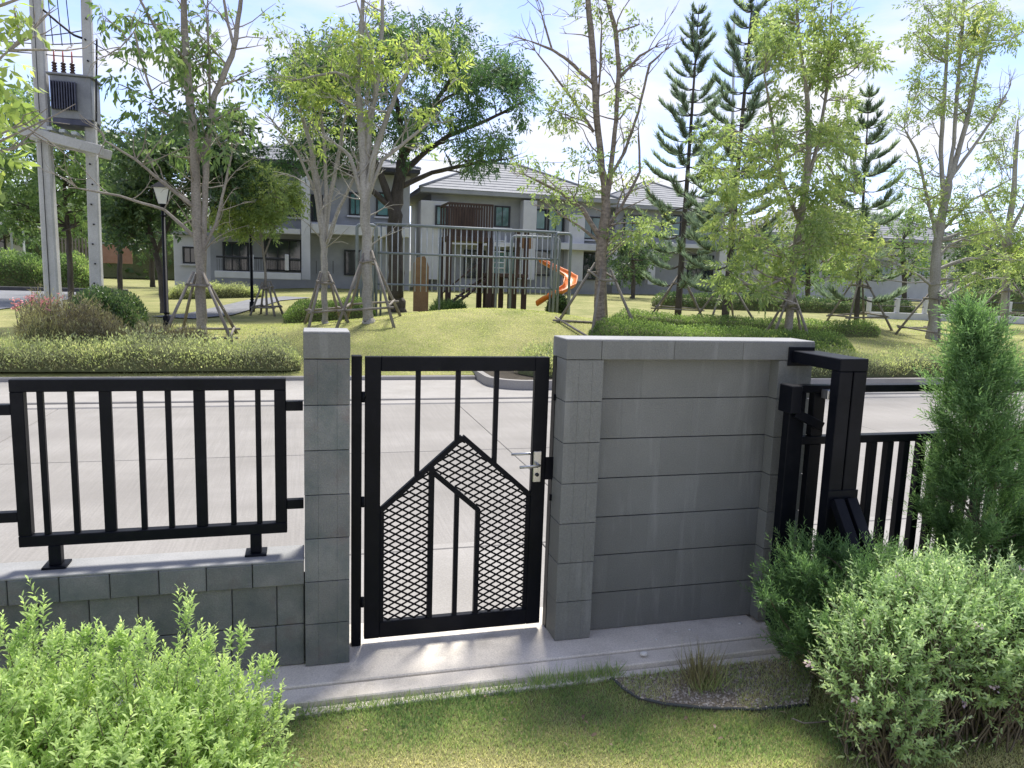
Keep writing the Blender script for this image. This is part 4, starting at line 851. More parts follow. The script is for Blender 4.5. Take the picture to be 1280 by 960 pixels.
MB().box(cx - bw / 2 - .06, cx + bw / 2 + .06, cy - bd / 2 - .06, cy + bd / 2 + .06, cz + bh / 2, cz + bh / 2 + .05, .01).build('lid', M['transformer'], tr)
for i in range(10):
    xx = cx - bw / 2 + .05 + i * .058; MB().box(xx, xx + .028, cy - bd / 2 - .16, cy - bd / 2 - .001, cz - bh / 2 + .22, cz + bh / 2 - .16, .006).build('fin', M['fins'], tr)
MB().box(cx - bw / 2 + .03, cx + bw / 2 - .03, cy - bd / 2 - .02, cy + bd / 2 + .02, cz - bh / 2 - .12, cz - bh / 2 + .02, .01).build('base_frame', M['fins'], tr)
for i, xx in enumerate((-.42, -.22, -.02)):
    p = np.array([cx + xx, cy - .1, cz + bh / 2 + .05]); b = MB()
    for q in range(5): b.tube([p + np.array([0, 0, q * .065]), p + np.array([0, 0, q * .065 + .03]), p + np.array([0, 0, q * .065 + .06])], [.04, .068, .04], 10)
    o = b.build('bushing', M['porcelain'], tr)
    MB().tube([p + np.array([0, 0, .33]), p + np.array([0, 0, .60])], [.02, .014], 8).build('bushing_cap', M['redcap'], o)
    MB().tube([p + np.array([0, 0, .72]), p + np.array([-.05, 0, 1.6]), p + np.array([-.1, 0, 2.6])], .012, 5).build('lead_wire', M['cable'], o)
def wire(label, pts, r=.014, name='overhead_wire'):
    b = MB(); P = []
    for i in range(len(pts) - 1):
        a, c = np.array(pts[i], float), np.array(pts[i + 1], float); n = 14; L = np.linalg.norm(c - a)
        for j in range(n): t = j / n; P.append(a + (c - a) * t - np.array([0, 0, .02 * L * 4 * t * (1 - t)]))
    P.append(np.array(pts[-1], float)); b.tube(P, r, 5); o = b.build(name, M['cable']); return tag(o, label, 'wire', 'overhead wires at the poles')
for i, py in enumerate((45, 55, 67)):
    q = pt(A0, slA, atY(48, py, YP)[2]); r_ = pt(B0, slB, atY(110, py - 8 + i * 6, YP)[2])
    wire(('highest of the wires running left from the poles', 'middle of the wires running left from the poles', 'lowest of the wires running left from the poles')[i], [q + np.array([-25, -2, .8]), q, r_], .013)
q = pt(B0, slB, atY(112, 50, YP)[2]); wire('thick black cable sagging from the transformer to the rear pole', [pt(A0, slA, atY(50, 5, YP)[2]), np.array([cx + .1, cy - .3, cz + bh / 2 + 1.0]), q], .03)
wire('thin wire sagging from the rear pole towards the houses', [q, atY(420, 190, 46), atY(760, 200, 50)], .014)
wire('black cable dropping down the rear utility pole', [q + np.array([.25, -.2, 0]), np.array([cx + bw / 2 + .1, cy - .4, cz + .2]), np.array([cx + bw / 2 + .05, cy - .3, cz - .5])], .025)

# thin metal pole behind the pines
b_, t_ = atY(912, 372, 36), atY(918, 18, 36); t = thing('metal_pole', (b_[0], b_[1], terrain(b_[0], b_[1])), 'thin grey metal pole standing among the pines', 'pole')
MB().tube([(b_[0], b_[1], terrain(b_[0], b_[1]) - .05), t_ * .5 + b_ * .5, t_], [.10, .08, .06], 10).build('shaft', M['galv'], t); MB().cbox((b_[0], b_[1], terrain(b_[0], b_[1]) + .03), (.4, .4, .06), .01).build('base_plate', M['galv'], t)

# ------------------------------------------------------------------ lamp posts
def lamp(pxb, pyt, Y, label):
    p = atY(pxb[0], pxb[1], Y); g = float(terrain(p[0], p[1])); zt = atY(pxb[0], pyt, Y)[2]; x, y = p[0], p[1]
    t = thing('lamp_post', (x, y, g), label, 'lamp post', 'park lamp posts'); zl = zt - .62
    MB().tube([(x, y, g - .05), (x, y, g + .35), (x, y, g + .36), (x, y, zl)], [.10, .09, .055, .045], 12).build('post', M['black'], t)
    for z in (g + .4, zl - .25, zl - .03): MB().tube([(x, y, z), (x, y, z + .03), (x, y, z + .06)], [.05, .085, .05], 12).build('collar', M['black'], t)
    b = MB(); r0, r1 = .10, .19; b.add([(x + sx * r0, y + sy * r0, zl + .06) for sx, sy in ((-1, -1), (1, -1), (1, 1), (-1, 1))] + [(x + sx * r1, y + sy * r1, zl + .44) for sx, sy in ((-1, -1), (1, -1), (1, 1), (-1, 1))], [(0, 1, 5, 4), (1, 2, 6, 5), (2, 3, 7, 6), (3, 0, 4, 7), (3, 2, 1, 0), (4, 5, 6, 7)])
    ln = b.build('lantern', M['lampglass'], t)
    for sx, sy in ((-1, -1), (1, -1), (1, 1), (-1, 1)): MB().bar((x + sx * r0, y + sy * r0, zl + .05), (x + sx * r1, y + sy * r1, zl + .45), .024, .024).build('rib', M['black'], ln)
    b = MB(); r2 = .24; b.add([(x + sx * r2, y + sy * r2, zl + .44) for sx, sy in ((-1, -1), (1, -1), (1, 1), (-1, 1))] + [(x + sx * .09, y + sy * .09, zl + .57) for sx, sy in ((-1, -1), (1, -1), (1, 1), (-1, 1))] + [(x, y, zl + .66)], [(0, 1, 5, 4), (1, 2, 6, 5), (2, 3, 7, 6), (3, 0, 4, 7), (4, 5, 8), (5, 6, 8), (6, 7, 8), (7, 4, 8), (3, 2, 1, 0)]); b.build('lamp_cap', M['black'], t)
    MB().tube([(x, y, zl), (x, y, zl + .06)], [.05, .11], 12).build('lantern_base', M['black'], t); return t
lamp((208, 383), 226, 20.5, 'black lantern lamp post beside the propped tree with drooping leaves'); lamp((315, 372), 258, 28.5, 'black lantern lamp post by the small round-crowned tree')

# ------------------------------------------------------------------ playground
YC = 23.6
def cx_(px, py, dy=0): return atY(px, py, YC + dy)
pf = thing('playground_fence', cx_(580, 384), 'grey metal bar fence enclosing the playground on the mound', 'fence')
xl, xr = cx_(446, 330)[0], cx_(712, 330)[0]; zt = cx_(580, 285)[2]; zm = cx_(580, 320)[2]
def gz(xx, y=YC): return float(terrain(xx, y))
xa = cx_(468, 330)[0]; xb = cx_(697, 330)[0]
MB().tube([(xa, YC, zt), (xb, YC, zt)], .045, 10).build('top_rail', M['fencegrey'], pf); MB().tube([(xa, YC, zm), (xb, YC, zm)], .035, 10).build('middle_rail', M['fencegrey'], pf)
MB().tube([(xa, YC, zm - .95), (xb, YC, zm - .95)], .03, 8).build('bottom_rail', M['fencegrey'], pf)
n = 34
for i in range(n):
    xx = xa + (xb - xa) * i / (n - 1); MB().tube([(xx, YC + .02, zm - 1.15), (xx, YC + .02, zt - .03)], .0165, 7).build('bar', M['galv'], pf)
for xx in np.linspace(xa + .2, xb - .2, 4): MB().tube([(xx, YC + .06, gz(xx) - .05), (xx, YC + .06, zt - .02)], .035, 8).build('post', M['fencegrey'], pf)
def hoop(x0_, x1_, z1_, r, rad, nm, y=0):
    zb_ = gz((x0_ + x1_) / 2) - .05; pts = [(x0_, YC + y, zb_), (x0_, YC + y, z1_ - r)]
    pts += [(x0_ + r - r * cos(a), YC + y, z1_ - r + r * sin(a)) for a in np.linspace(.2, pi / 2, 5)]; pts += [(x1_ - r + r * sin(a), YC + y, z1_ - r + r * cos(a)) for a in np.linspace(0, pi / 2 - .2, 5)]
    pts += [(x1_, YC + y, z1_ - r), (x1_, YC + y, zb_)]; MB().tube(pts, rad, 10).build(nm, M['fencegrey'], pf)
hoop(xl, cx_(470, 330)[0], cx_(455, 281)[2], .12, .05, 'end_hoop', -.05); hoop(cx_(451, 330)[0], cx_(466, 330)[0], cx_(455, 313)[2], .08, .035, 'end_hoop', -.12)
hoop(cx_(640, 330)[0], cx_(700, 330)[0], cx_(670, 296)[2], .15, .045, 'end_hoop', .12); hoop(cx_(693, 330)[0], xr, cx_(705, 292)[2], .1, .045, 'end_hoop', -.04)
# tower
YT = 26.2
def tx(px, py, dy=0): return atY(px, py, YT + dy)
tw_ = thing('play_tower', (tx(590, 370)[0], YT + .8, gz(tx(590, 370)[0], YT + .8)), 'brown timber play tower with slatted balcony stairs and ladder', 'play equipment')
x0_, x1_ = tx(559, 300)[0], tx(616, 300)[0]; zf_ = tx(590, 296)[2]; zr = tx(590, 254)[2]; D_ = 1.7
MB().box(x0_, x1_, YT, YT + D_, zf_ - .16, zf_, .01).build('platform', M['brownwood'], tw_)
for xx in (x0_ + .08, x1_ - .08):
    for yy in (YT + .08, YT + D_ - .08): MB().box(xx - .09, xx + .09, yy - .09, yy + .09, gz(xx, yy) - .1, zf_ - .161, .008).build('post', M['brownwood'], tw_)
for (a, b, c, d) in ((x0_, x1_, YT, YT + .06), (x0_, x1_, YT + D_ - .06, YT + D_), (x0_, x0_ + .06, YT + .06, YT + D_ - .06)): MB().box(a, b, c, d, zr - .07, zr, .005).build('hand_rail', M['brownwood'], tw_)
for i in range(17):
    xx = x0_ + .03 + (x1_ - x0_ - .1) * i / 16
    for yy in (YT + .012, YT + D_ - .045): MB().box(xx, xx + .065, yy, yy + .03, zf_ + .001, zr - .071, .004).build('slat', M['brownwood'], tw_)
x2_ = tx(662, 330)[0]; z2_ = tx(640, 342)[2]
MB().box(x1_ + .01, x2_, YT + .1, YT + D_, z2_ - .14, z2_, .01).build('landing', M['brownwood'], tw_)
for xx in (x1_ + .16, x1_ + .75, x2_ - .12):
    for yy in (YT + .2, YT + D_ - .15): MB().box(xx - .085, xx + .085, yy - .085, yy + .085, gz(xx, yy) - .1, z2_ - .141, .008).build('post', M['brownwood'], tw_)
for xx in (x1_ + .95, x2_ - .09): MB().box(xx - .08, xx + .08, YT + .12, YT + .28, z2_ + .001, tx(640, 288)[2], .008).build('post', M['brownwood'], tw_)
for i in range(6):
    z = z2_ + .18 + i * .19; MB().tube([(x1_ + .06, YT + .14, z), (x1_ + .5, YT + .14, z)], .022, 8).build('rung', M['galv'], tw_)
for xx in (x1_ + .06, x1_ + .5): MB().tube([(xx, YT + .14, z2_), (xx, YT + .14, zf_ + .1)], .025, 8).build('ladder_stile', M['galv'], tw_)
zg = gz(x0_, YT)
for i in range(7):
    u = (i + .5) / 7; xx = x1_ - .05 - u * 1.75; z = z2_ - .1 - u * (z2_ - zg - .2); MB().box(xx - .15, xx + .15, YT + .25, YT + 1.15, z - .05, z, .006).build('stair_tread', M['brownwood'], tw_)
for yy in (YT + .21, YT + 1.19): MB().bar((x1_, yy, z2_ - .15), (x1_ - 1.9, yy, zg + .02), .07, .24, (0, 1, 0), .006).build('stringer', M['brownwood'], tw_)
MB().bar((x1_ + .05, YT + .2, z2_ + .75), (x1_ - 1.8, YT + .2, zg + .85), .05, .05).build('stair_rail', M['brownwood'], tw_)
MB().box(x2_ - .25, x2_ + .15, YT + .18, YT + .24, tx(690, 312)[2], tx(690, 298)[2], .01).build('slide_hood', M['orangebrown'], tw_)
# ochre play panel
p = atY(526, 378, 25.0); t = thing('climbing_board', (p[0], 25, gz(p[0], 25)), 'ochre rounded wooden play panel behind the fence bars', 'play equipment'); hw = 9 * mpp(25); zt_ = atY(526, 320, 25)[2]
pol = [(-hw, p[2] - .3), (hw, p[2] - .3), (hw, zt_ - .35), (hw * .7, zt_ - .12), (.1, zt_), (-hw * .6, zt_ - .05), (-hw, zt_ - .25)]
MB().prism(pol, lambda a, b: (p[0] + a, 25.06, b), lambda a, b: (p[0] + a, 24.98, b)).build('board', M['orangebrown'], t); MB().box(p[0] - .05, p[0] + .05, 25.06, 25.16, gz(p[0], 25) - .1, zt_ - .4, .005).build('post', M['brownwood'], t)
# orange slide: an open trough that curls down to the ground
YO = 25.6; sl_ = thing('slide', (atY(700, 385, YO)[0], YO, gz(atY(700, 385, YO)[0], YO)), 'curling bright orange plastic slide beside the play tower', 'slide')
cpx = [(676, 330, 1.0), (690, 338, .7), (704, 345, .3), (714, 352, -.2), (712, 362, -.7), (700, 370, -.9), (684, 376, -.9), (672, 384, -.7)]; C_ = [atY(a, b, YO + d) for a, b, d in cpx]
b = MB(); nr = 9; vs, fs = [], []; CC = []
for i in range(len(C_) - 1):
    for j in range(4): CC.append(C_[i] + (C_[i + 1] - C_[i]) * j / 4)
CC.append(C_[-1])
for i, c in enumerate(CC):
    tg = CC[min(i + 1, len(CC) - 1)] - CC[max(i - 1, 0)]; tg[2] = 0; tg = nrm(tg); s = np.array([tg[1], -tg[0], 0])
    for layer, R in ((0, .24), (1, .20)):
        for k in range(nr): a = pi + pi * k / (nr - 1); vs.append(c + s * R * cos(a) + np.array([0, 0, .22 + R * sin(a) * .8]))
S_ = 2 * nr
for i in range(len(CC) - 1):
    for k in range(nr - 1): fs.append((i * S_ + k, (i + 1) * S_ + k, (i + 1) * S_ + k + 1, i * S_ + k + 1)); fs.append((i * S_ + nr + k, i * S_ + nr + k + 1, (i + 1) * S_ + nr + k + 1, (i + 1) * S_ + nr + k))
    for k in (0, nr - 1): fs.append((i * S_ + k, i * S_ + nr + k, (i + 1) * S_ + nr + k, (i + 1) * S_ + k))
b.add(vs, fs, True).build('trough', M['orange'], sl_)
for q in (2, 4): MB().tube([(C_[q][0], C_[q][1], gz(C_[q][0], C_[q][1]) - .1), C_[q] - np.array([0, 0, .02])], .05, 8).build('leg', M['galv'], sl_)
px_ = atY(698, 372, 24.6); hedge('playground_shrub', 'small rounded dark shrub in front of the orange slide', pl((px_[0] - .35, 24.6), (px_[0] + .3, 24.6)), .8, .95, 3500, 'l_dark', 'shrub', leafL=.09, leafW=.04, lump=.1)
px_ = atY(560, 372, 25.2); hedge('playground_shrub', 'tufted grassy shrub growing beneath the play tower stairs', pl((px_[0] - .6, 25.2), (px_[0] + .7, 25.2)), .6, .55, 2500, 'l_mid', 'shrub', leafL=.18, leafW=.02, lump=.1, spiky=.4, up=1)

# ------------------------------------------------------------------ houses
def hbox(parent, Y, px0, py0, px1, py1, dep, mat, nm, dy=0, ch=.02):
    a, c = atY(px0, py0, Y + dy), atY(px1, py1, Y + dy); return MB().box(min(a[0], c[0]), max(a[0], c[0]), Y + dy, Y + dy + dep, min(a[2], c[2]), max(a[2], c[2]), ch).build(nm, mat, parent)
def window(parent, Y, px0, py0, px1, py1, glass='glass', dy=-.06, mull=2, sill=True):
    a, c = atY(px0, py0, Y), atY(px1, py1, Y); x0, x1, z0, z1 = min(a[0], c[0]), max(a[0], c[0]), min(a[2], c[2]), max(a[2], c[2]); y = Y + dy
    b = MB(); b.box(x0, x0 + .09, y - .04, y + .05, z0, z1, .01).box(x1 - .09, x1, y - .04, y + .05, z0, z1, .01).box(x0 + .091, x1 - .091, y - .038, y + .05, z0, z0 + .09, .01).box(x0 + .091, x1 - .091, y - .038, y + .05, z1 - .09, z1, .01)
    w = b.build('window', M['darkframe'], parent)
    for i in range(mull):
        xa_, xb_ = x0 + .09 + (x1 - x0 - .18) * i / mull, x0 + .09 + (x1 - x0 - .18) * (i + 1) / mull
        MB().box(xa_ + .025, xb_ - .025, y, y + .02, z0 + .092, z1 - .092, .004).build('pane', M[glass], w)
        if i: MB().box(xa_ - .024, xa_ + .024, y - .03, y + .04, z0 + .092, z1 - .092, .006).build('mullion', M['darkframe'], w)
    if sill: MB().box(x0 - .12, x1 + .12, y - .14, y + .055, z0 - .1, z0 - .002, .01).build('sill', M['white'], w)
    return w
def hip(parent, x0, x1, y0, y1, z0, h, over=.7, mat='roofgrey', rows=12):
    """hipped roof with stepped tile courses"""
    x0 -= over; x1 += over; y0 -= over; y1 += over; w = min(x1 - x0, y1 - y0) / 2; b = MB()
    for i in range(rows):
        t0, t1 = i / rows, (i + 1) / rows; i0, i1 = w * t0, w * t1; za_, zb_ = z0 + h * t0 + .03, z0 + h * t1
        r0 = [(x0 + i0, y0 + i0, za_), (x1 - i0, y0 + i0, za_), (x1 - i0, y1 - i0, za_), (x0 + i0, y1 - i0, za_)]; r1 = [(x0 + i1, y0 + i1, zb_), (x1 - i1, y0 + i1, zb_), (x1 - i1, y1 - i1, zb_), (x0 + i1, y1 - i1, zb_)]
        rl = [(a, c, d - .03) for a, c, d in r0]
        b.add(r0 + r1, [(0, 1, 5, 4), (1, 2, 6, 5), (2, 3, 7, 6), (3, 0, 4, 7)]); b.add(rl + r0, [(0, 1, 5, 4), (1, 2, 6, 5), (2, 3, 7, 6), (3, 0, 4, 7)])
    rf = b.build('roof', M[mat], parent)
    b = MB()
    for (cx0, cy0, sx, sy) in ((x0, y0, 1, 1), (x1, y0, -1, 1), (x1, y1, -1, -1), (x0, y1, 1, -1)): b.tube([(cx0, cy0, z0 + .03), (cx0 + sx * w, cy0 + sy * w, z0 + h + .03)], .10, 6)
    if (x1 - x0) > 2 * w + .05: b.tube([(x0 + w, y0 + w, z0 + h + .03), (x1 - w, y0 + w, z0 + h + .03)], .10, 6)
    b.build('ridge_caps', M[mat], rf)
    MB().box(x0 + .02, x1 - .02, y0 + .02, y1 - .02, z0 - .25, z0 + .02, .02).build('eaves', M['greywall'], rf); return rf
# centre house
YH = 46.0; c0 = atY(640, 348, YH); gh = .9
h2 = thing('house', (c0[0], YH + 4, gh), 'grey hip-roofed two-storey house with teal windows behind the playground', 'house')
X = lambda px: atY(px, 300, YH)[0]; Zp = lambda py: atY(640, py, YH)[2]
zE = Zp(243)
MB().box(X(538), X(752), YH, YH + 9, gh - .1, zE - .22, .02).build('wall', M['greywall'], h2)
hip(h2, X(538), X(752), YH, YH + 9, zE, 9.35 - zE, .8)
hbox(h2, YH, 526, 250, 560, 350, .9, M['white'], 'porch_wall', -.92); hbox(h2, YH, 655, 250, 668, 350, .8, M['white'], 'fin_wall', -.82); hbox(h2, YH, 712, 268, 728, 352, .8, M['white'], 'fin_wall', -.82)
hbox(h2, YH, 700, 303, 756, 314, 1.3, M['white'], 'balcony_slab', -1.3); hbox(h2, YH, 563, 300, 652, 309, 1.2, M['white'], 'balcony_slab', -1.2)
window(h2, YH, 618, 257, 637, 285); window(h2, YH, 541, 258, 556, 284, dy=-1.0); window(h2, YH, 666, 261, 682, 288, mull=1); window(h2, YH, 685, 261, 704, 292); window(h2, YH, 728, 270, 750, 300, dy=-.08)
window(h2, YH, 718, 315, 750, 350, 'glassdark', mull=3, sill=False); window(h2, YH, 664, 312, 690, 345, 'glassdark', sill=False); window(h2, YH, 580, 312, 606, 348, 'glassdark', sill=False); window(h2, YH, 612, 312, 645, 348, 'glass', mull=3, sill=False)
bb = hbox(h2, YH, 560, 284, 612, 285, .05, M['darkframe'], 'balcony_rail', -1.15)
for i in range(15): hbox(h2, YH, 561 + i * 3.5, 285.2, 561.8 + i * 3.5, 300, .03, M['darkframe'], 'baluster', -1.14, .004)
# right house
YH3 = 50.0; X3 = lambda px: atY(px, 300, YH3)[0]; Z3 = lambda py: atY(820, py, YH3)[2]
h3 = thing('house', (X3(835), YH3 + 4, gh), 'grey hip-roofed house half hidden behind the pines', 'house'); zE = Z3(259)
MB().box(X3(768), X3(905), YH3, YH3 + 9, gh - .1, zE - .22, .02).build('wall', M['greywall'], h3); hip(h3, X3(768), X3(905), YH3, YH3 + 9, zE, 9.4 - zE, .8)
hbox(h3, YH3, 760, 300, 905, 312, 1.4, M['white'], 'balcony_slab', -1.4)
window(h3, YH3, 780, 268, 800, 296); window(h3, YH3, 866, 266, 876, 290, mull=1); window(h3, YH3, 828, 268, 850, 296); window(h3, YH3, 775, 318, 805, 350, 'glassdark', mull=3, sill=False); window(h3, YH3, 860, 318, 890, 350, 'glassdark', mull=3, sill=False)
for px in (764, 812, 900): hbox(h3, YH3, px, 312.2, px + 6, 356, .5, M['white'], 'column', -1.3)
# white house on the left with framed bays
YH1 = 44.0; X1 = lambda px: atY(px, 280, YH1)[0]; Z1 = lambda py: atY(390, py, YH1)[2]
h1 = thing('house', (X1(400), YH1 + 4, .6), 'white two-storey house with square columns and dark glazing', 'house')
MB().box(X1(262), X1(512), YH1, YH1 + 9, .4, Z1(212), .02).build('wall', M['greywall'], h1)
MB().box(X1(262) - .4, X1(512) + .4, YH1 - 1.2, YH1 + 9.4, Z1(212) + .003, Z1(206), .02).build('roof_slab', M['darkframe'], h1)
hip(h1, X1(262), X1(512), YH1, YH1 + 9, Z1(204), 1.6, .5)
hbox(h1, YH1, 376, 220, 388, 350, .8, M['white'], 'column', -1.6); hbox(h1, YH1, 262, 223, 376, 238, .5, M['white'], 'fascia', -1.5)
hbox(h1, YH1, 388.3, 279, 512, 297, 1.4, M['white'], 'balcony_wall', -1.45); hbox(h1, YH1, 262, 281, 375.7, 293, 1.4, M['white'], 'balcony_wall', -1.44)
window(h1, YH1, 340, 240, 377, 272, 'glassdark', mull=2); window(h1, YH1, 389, 243, 404, 278, 'glassdark', mull=1); window(h1, YH1, 436, 240, 452, 270, 'glass'); window(h1, YH1, 470, 240, 500, 272, 'glass')
window(h1, YH1, 330, 298, 378, 340, 'glassdark', mull=3, sill=False); window(h1, YH1, 278, 302, 312, 340, 'glassdark', mull=3, sill=False); window(h1, YH1, 430, 312, 470, 345, 'glassdark', mull=2, sill=False)
MB().box(X1(214), X1(261.5), YH1 + .5, YH1 + 7, .4, Z1(300), .02).build('annex_wall', M['white'], h1)
MB().box(X1(211), X1(261.6), YH1 + .2, YH1 + 7.3, Z1(300) + .003, Z1(296), .02).build('annex_roof', M['greywall'], h1)
window(h1, YH1 + .5, 228, 308, 248, 330, 'glassdark')
hbox(h1, YH1, 270, 322, 375, 323.2, .06, M['darkframe'], 'terrace_rail', -2.6)
for i in range(34): hbox(h1, YH1, 271 + i * 3.05, 323.4, 271.7 + i * 3.05, 338, .03, M['darkframe'], 'baluster', -2.58, .004)
hbox(h1, YH1, 268, 338.2, 376, 350, .3, M['white'], 'terrace_plinth', -2.7)
for px in (312, 356): hbox(h1, YH1, px, 318, px + 5, 338.1, .35, M['white'], 'terrace_pier', -2.75)
for px in (395, 402, 409, 416): hbox(h1, YH1, px, 326, px + .8, 342, .05, M['darkframe'], 'baluster', -2.5, .004)
# carport building on the far left
YH4 = 58.0; h4 = thing('carport', (atY(15, 320, YH4)[0], YH4, .45), 'white carport building across the side road', 'building'); Y4 = YH4
hbox(h4, Y4, -60, 275, 32, 283, 6, M['white'], 'roof_slab'); hbox(h4, Y4, -55, 283.3, 30, 325, .3, M['white'], 'back_wall', 5.5)
for px in (-40, 12, 27): hbox(h4, Y4, px, 283.3, px + 3, 326, .4, M['galv'], 'column', .2)
window(h4, Y4 + 5.5, -15, 290, 8, 315, 'glassdark'); hbox(h4, Y4, -60, 240, 10, 274.7, 5, M['white'], 'upper_wall', 1)
t = thing('board_fence', (atY(85, 320, 54)[0], 54, .45), 'grey weathered board fence behind the roadside hedge', 'fence')
for i in range(9): hbox(t, 54, 72 + i * 4.2, 296 + (i % 3), 75.6 + i * 4.2, 325, .05, M['shed'], 'board', .02 * (i % 2))
hbox(t, 54, 72, 303, 110, 305, .06, M['shed'], 'rail', .08)
t = thing('garden_wall', (atY(138, 320, 52)[0], 52, .45), 'terracotta garden wall behind the dark broadleaf tree', 'wall'); hbox(t, 52, 110, 305, 165, 330, .2, M['terracotta'], 'wall_panel'); hbox(t, 52, 109, 303.5, 166, 304.9, .28, M['white'], 'coping', -.04)
# low white boundary wall beyond the right lawn
a, c = atY(1085, 395, 31), atY(1330, 395, 28.5); t = thing('boundary_wall', ((a[0] + c[0]) / 2, 30, terrain(a[0], 30)), 'low white boundary wall with railing beyond the right lawn', 'wall')
za_ = float(terrain(a[0], 31)); dv_ = np.array([c[0] - a[0], c[1] - a[1], 0]); b = MB(); b.bar((a[0], a[1], za_ + .12), (c[0], c[1], za_ + .12), .24, .34, (0, 0, 1), .01); b.build('plinth', M['white'], t)
MB().tube([(a[0], a[1], za_ + .95), (c[0], c[1], za_ + .95)], .03, 6).build('top_rail', M['darkframe'], t); MB().tube([(a[0], a[1], za_ + .6), (c[0], c[1], za_ + .6)], .02, 6).build('middle_rail', M['darkframe'], t)
for u in np.linspace(0, 1, 8): q = np.array([a[0], a[1], 0]) + dv_ * u; MB().box(q[0] - .08, q[0] + .08, q[1] - .1, q[1] + .1, za_ + .292, za_ + 1.0, .01).build('post', M['white'], t)
hr = thing('house', (atY(1060, 330, 52)[0], 56, .9), 'pale house glimpsed through the trees beyond the right lawn', 'house'); YR = 52
xr0, xr1 = atY(960, 330, YR)[0], atY(1200, 330, YR)[0]; zr_ = atY(1060, 300, YR)[2]
MB().box(xr0, xr1, YR, YR + 8, .7, zr_, .02).build('wall', M['white'], hr); hip(hr, xr0, xr1, YR, YR + 8, zr_ + .25, 2.2, .7)
for px in (985, 1030, 1090, 1140): window(hr, YR, px, 325, px + 24, 345, 'glass')

# ------------------------------------------------------------------ garden plants and small things
def shoots(S, A, L, K, leafL, leafW, ang=.75, bend=.25):
    """leaves spiralling up short stems; returns P, D, N, length, width and tip factor"""
    n = len(S); A = nrm(A); s = nrm(np.cross(A, rvec(n))); u = np.cross(s, A); P, D, N, LL, TT = [], [], [], [], []; ph = rng.uniform(0, 6.28, n)
    for k in range(K):
        t = (k + .3) / K; th = ph + k * 2.39996; rad = s * np.cos(th)[:, None] + u * np.sin(th)[:, None]
        AA = A + np.array([0, 0, bend]) * t; w = ang * (1.15 - .55 * t)
        P.append(S + nrm(AA) * (L * t)[:, None]); D.append(nrm(AA) * (1 - w * .45) + rad * w + rng.normal(scale=.12, size=(n, 3))); N.append(nrm(AA) - rad * .6 + rng.normal(scale=.15, size=(n, 3)))
        LL.append(leafL * (0.75 + .5 * sin(pi * min(1, t * 1.1))) * rng.uniform(.75, 1.2, n)); TT.append(np.full(n, t))
    return np.concatenate(P), np.concatenate(D), np.concatenate(N), np.concatenate(LL), np.concatenate(TT)
def leafy_shrub(name, label, cat, blobs, n, K, leafL, leafW, L, leaf, upb=.7, tops=(), flowers=0, hexa=True, stems=60, inner=.45, out=.8, ratio=.4):
    """blobs: (centre, radii) ellipsoids resting on the ground"""
    c0 = np.mean([b[0] for b in blobs], 0); t = thing(name, (c0[0], c0[1], 0), label, cat)
    vol = np.array([b[1][0] * b[1][2] for b in blobs]); vol = vol / vol.sum(); S, A = [], []
    for (c, r), w in zip(blobs, vol):
        m_ = int(n * w); o = in_ell(m_, inner); o[:, 2] = np.where(o[:, 2] < -.55, -o[:, 2] * .6, o[:, 2]); p = np.array(c) + o * np.array(r); keep = p[:, 2] > .04
        S.append(p[keep]); a = o * out + rng.normal(scale=.38, size=o.shape); a[:, 2] += upb; A.append(a[keep])
    S, A = np.concatenate(S), np.concatenate(A); Ls = L * rng.uniform(.45, 1.5, len(S))
    tone = rng.normal(0, .13, len(S)) - .25 * (rng.uniform(size=len(S)) < .10); P, D, N, LL, TT = shoots(S, A, Ls, K, leafL, leafW); TN = np.tile(tone, K)
    for (p, h) in tops:                                   # tall leading shoots
        m_ = 5; s2 = np.array(p) + rng.normal(scale=.02, size=(m_, 3)) * np.array([1, 1, .3]); a2 = np.array([[0, 0, 1.0]]) + rng.normal(scale=.18, size=(m_, 3)); q = shoots(s2, a2, np.full(m_, h) * rng.uniform(.5, 1.05, m_), 22, leafL, leafW)
        P, D, N, LL, TT = [np.concatenate([u_, v_]) for u_, v_ in zip((P, D, N, LL, TT), q)]
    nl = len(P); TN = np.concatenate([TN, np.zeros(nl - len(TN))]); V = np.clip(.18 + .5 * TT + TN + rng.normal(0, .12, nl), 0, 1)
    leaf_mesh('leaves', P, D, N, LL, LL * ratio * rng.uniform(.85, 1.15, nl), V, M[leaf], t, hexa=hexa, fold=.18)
    mb = MB()
    for (c, r) in blobs:
        for i in range(stems):
            a = np.array([c[0] + rng.normal(0, r[0] * .22), c[1] + rng.normal(0, r[1] * .22), -.02]); o = in_ell(1, .5)[0]; o[2] = abs(o[2]); e = np.array(c) + o * np.array(r) * .95
            mb.tube(jitter_path(a, e, 6, .06), np.linspace(.0055, .002, 6), 5, False)
    pick = rng.choice(len(S), min(len(S), 900), replace=False)
    for i in pick: mb.tube([S[i] - A[i] * .03, S[i] + nrm(A[i]) * Ls[i] * .8], [.0022, .0012], 3, False)
    mb.build('stems', M['twig'], t)
    if flowers:
        idx = rng.choice(len(S), flowers * 4); c = np.array([S[i] + nrm(A[i]) * Ls[i] * .9 for i in idx if S[i][2] > .3][:flowers]); P = np.repeat(c, 9, 0) + rng.normal(scale=.006, size=(len(c) * 9, 3)); m_ = len(P)
        leaf_mesh('blossom', P, rvec(m_), rvec(m_), rng.uniform(.012, .02, m_), rng.uniform(.010, .015, m_), rng.uniform(0, 1, m_), M['l_lilac'], t)
    return t
E3 = lambda px, py, Y: atY(px, py, Y)
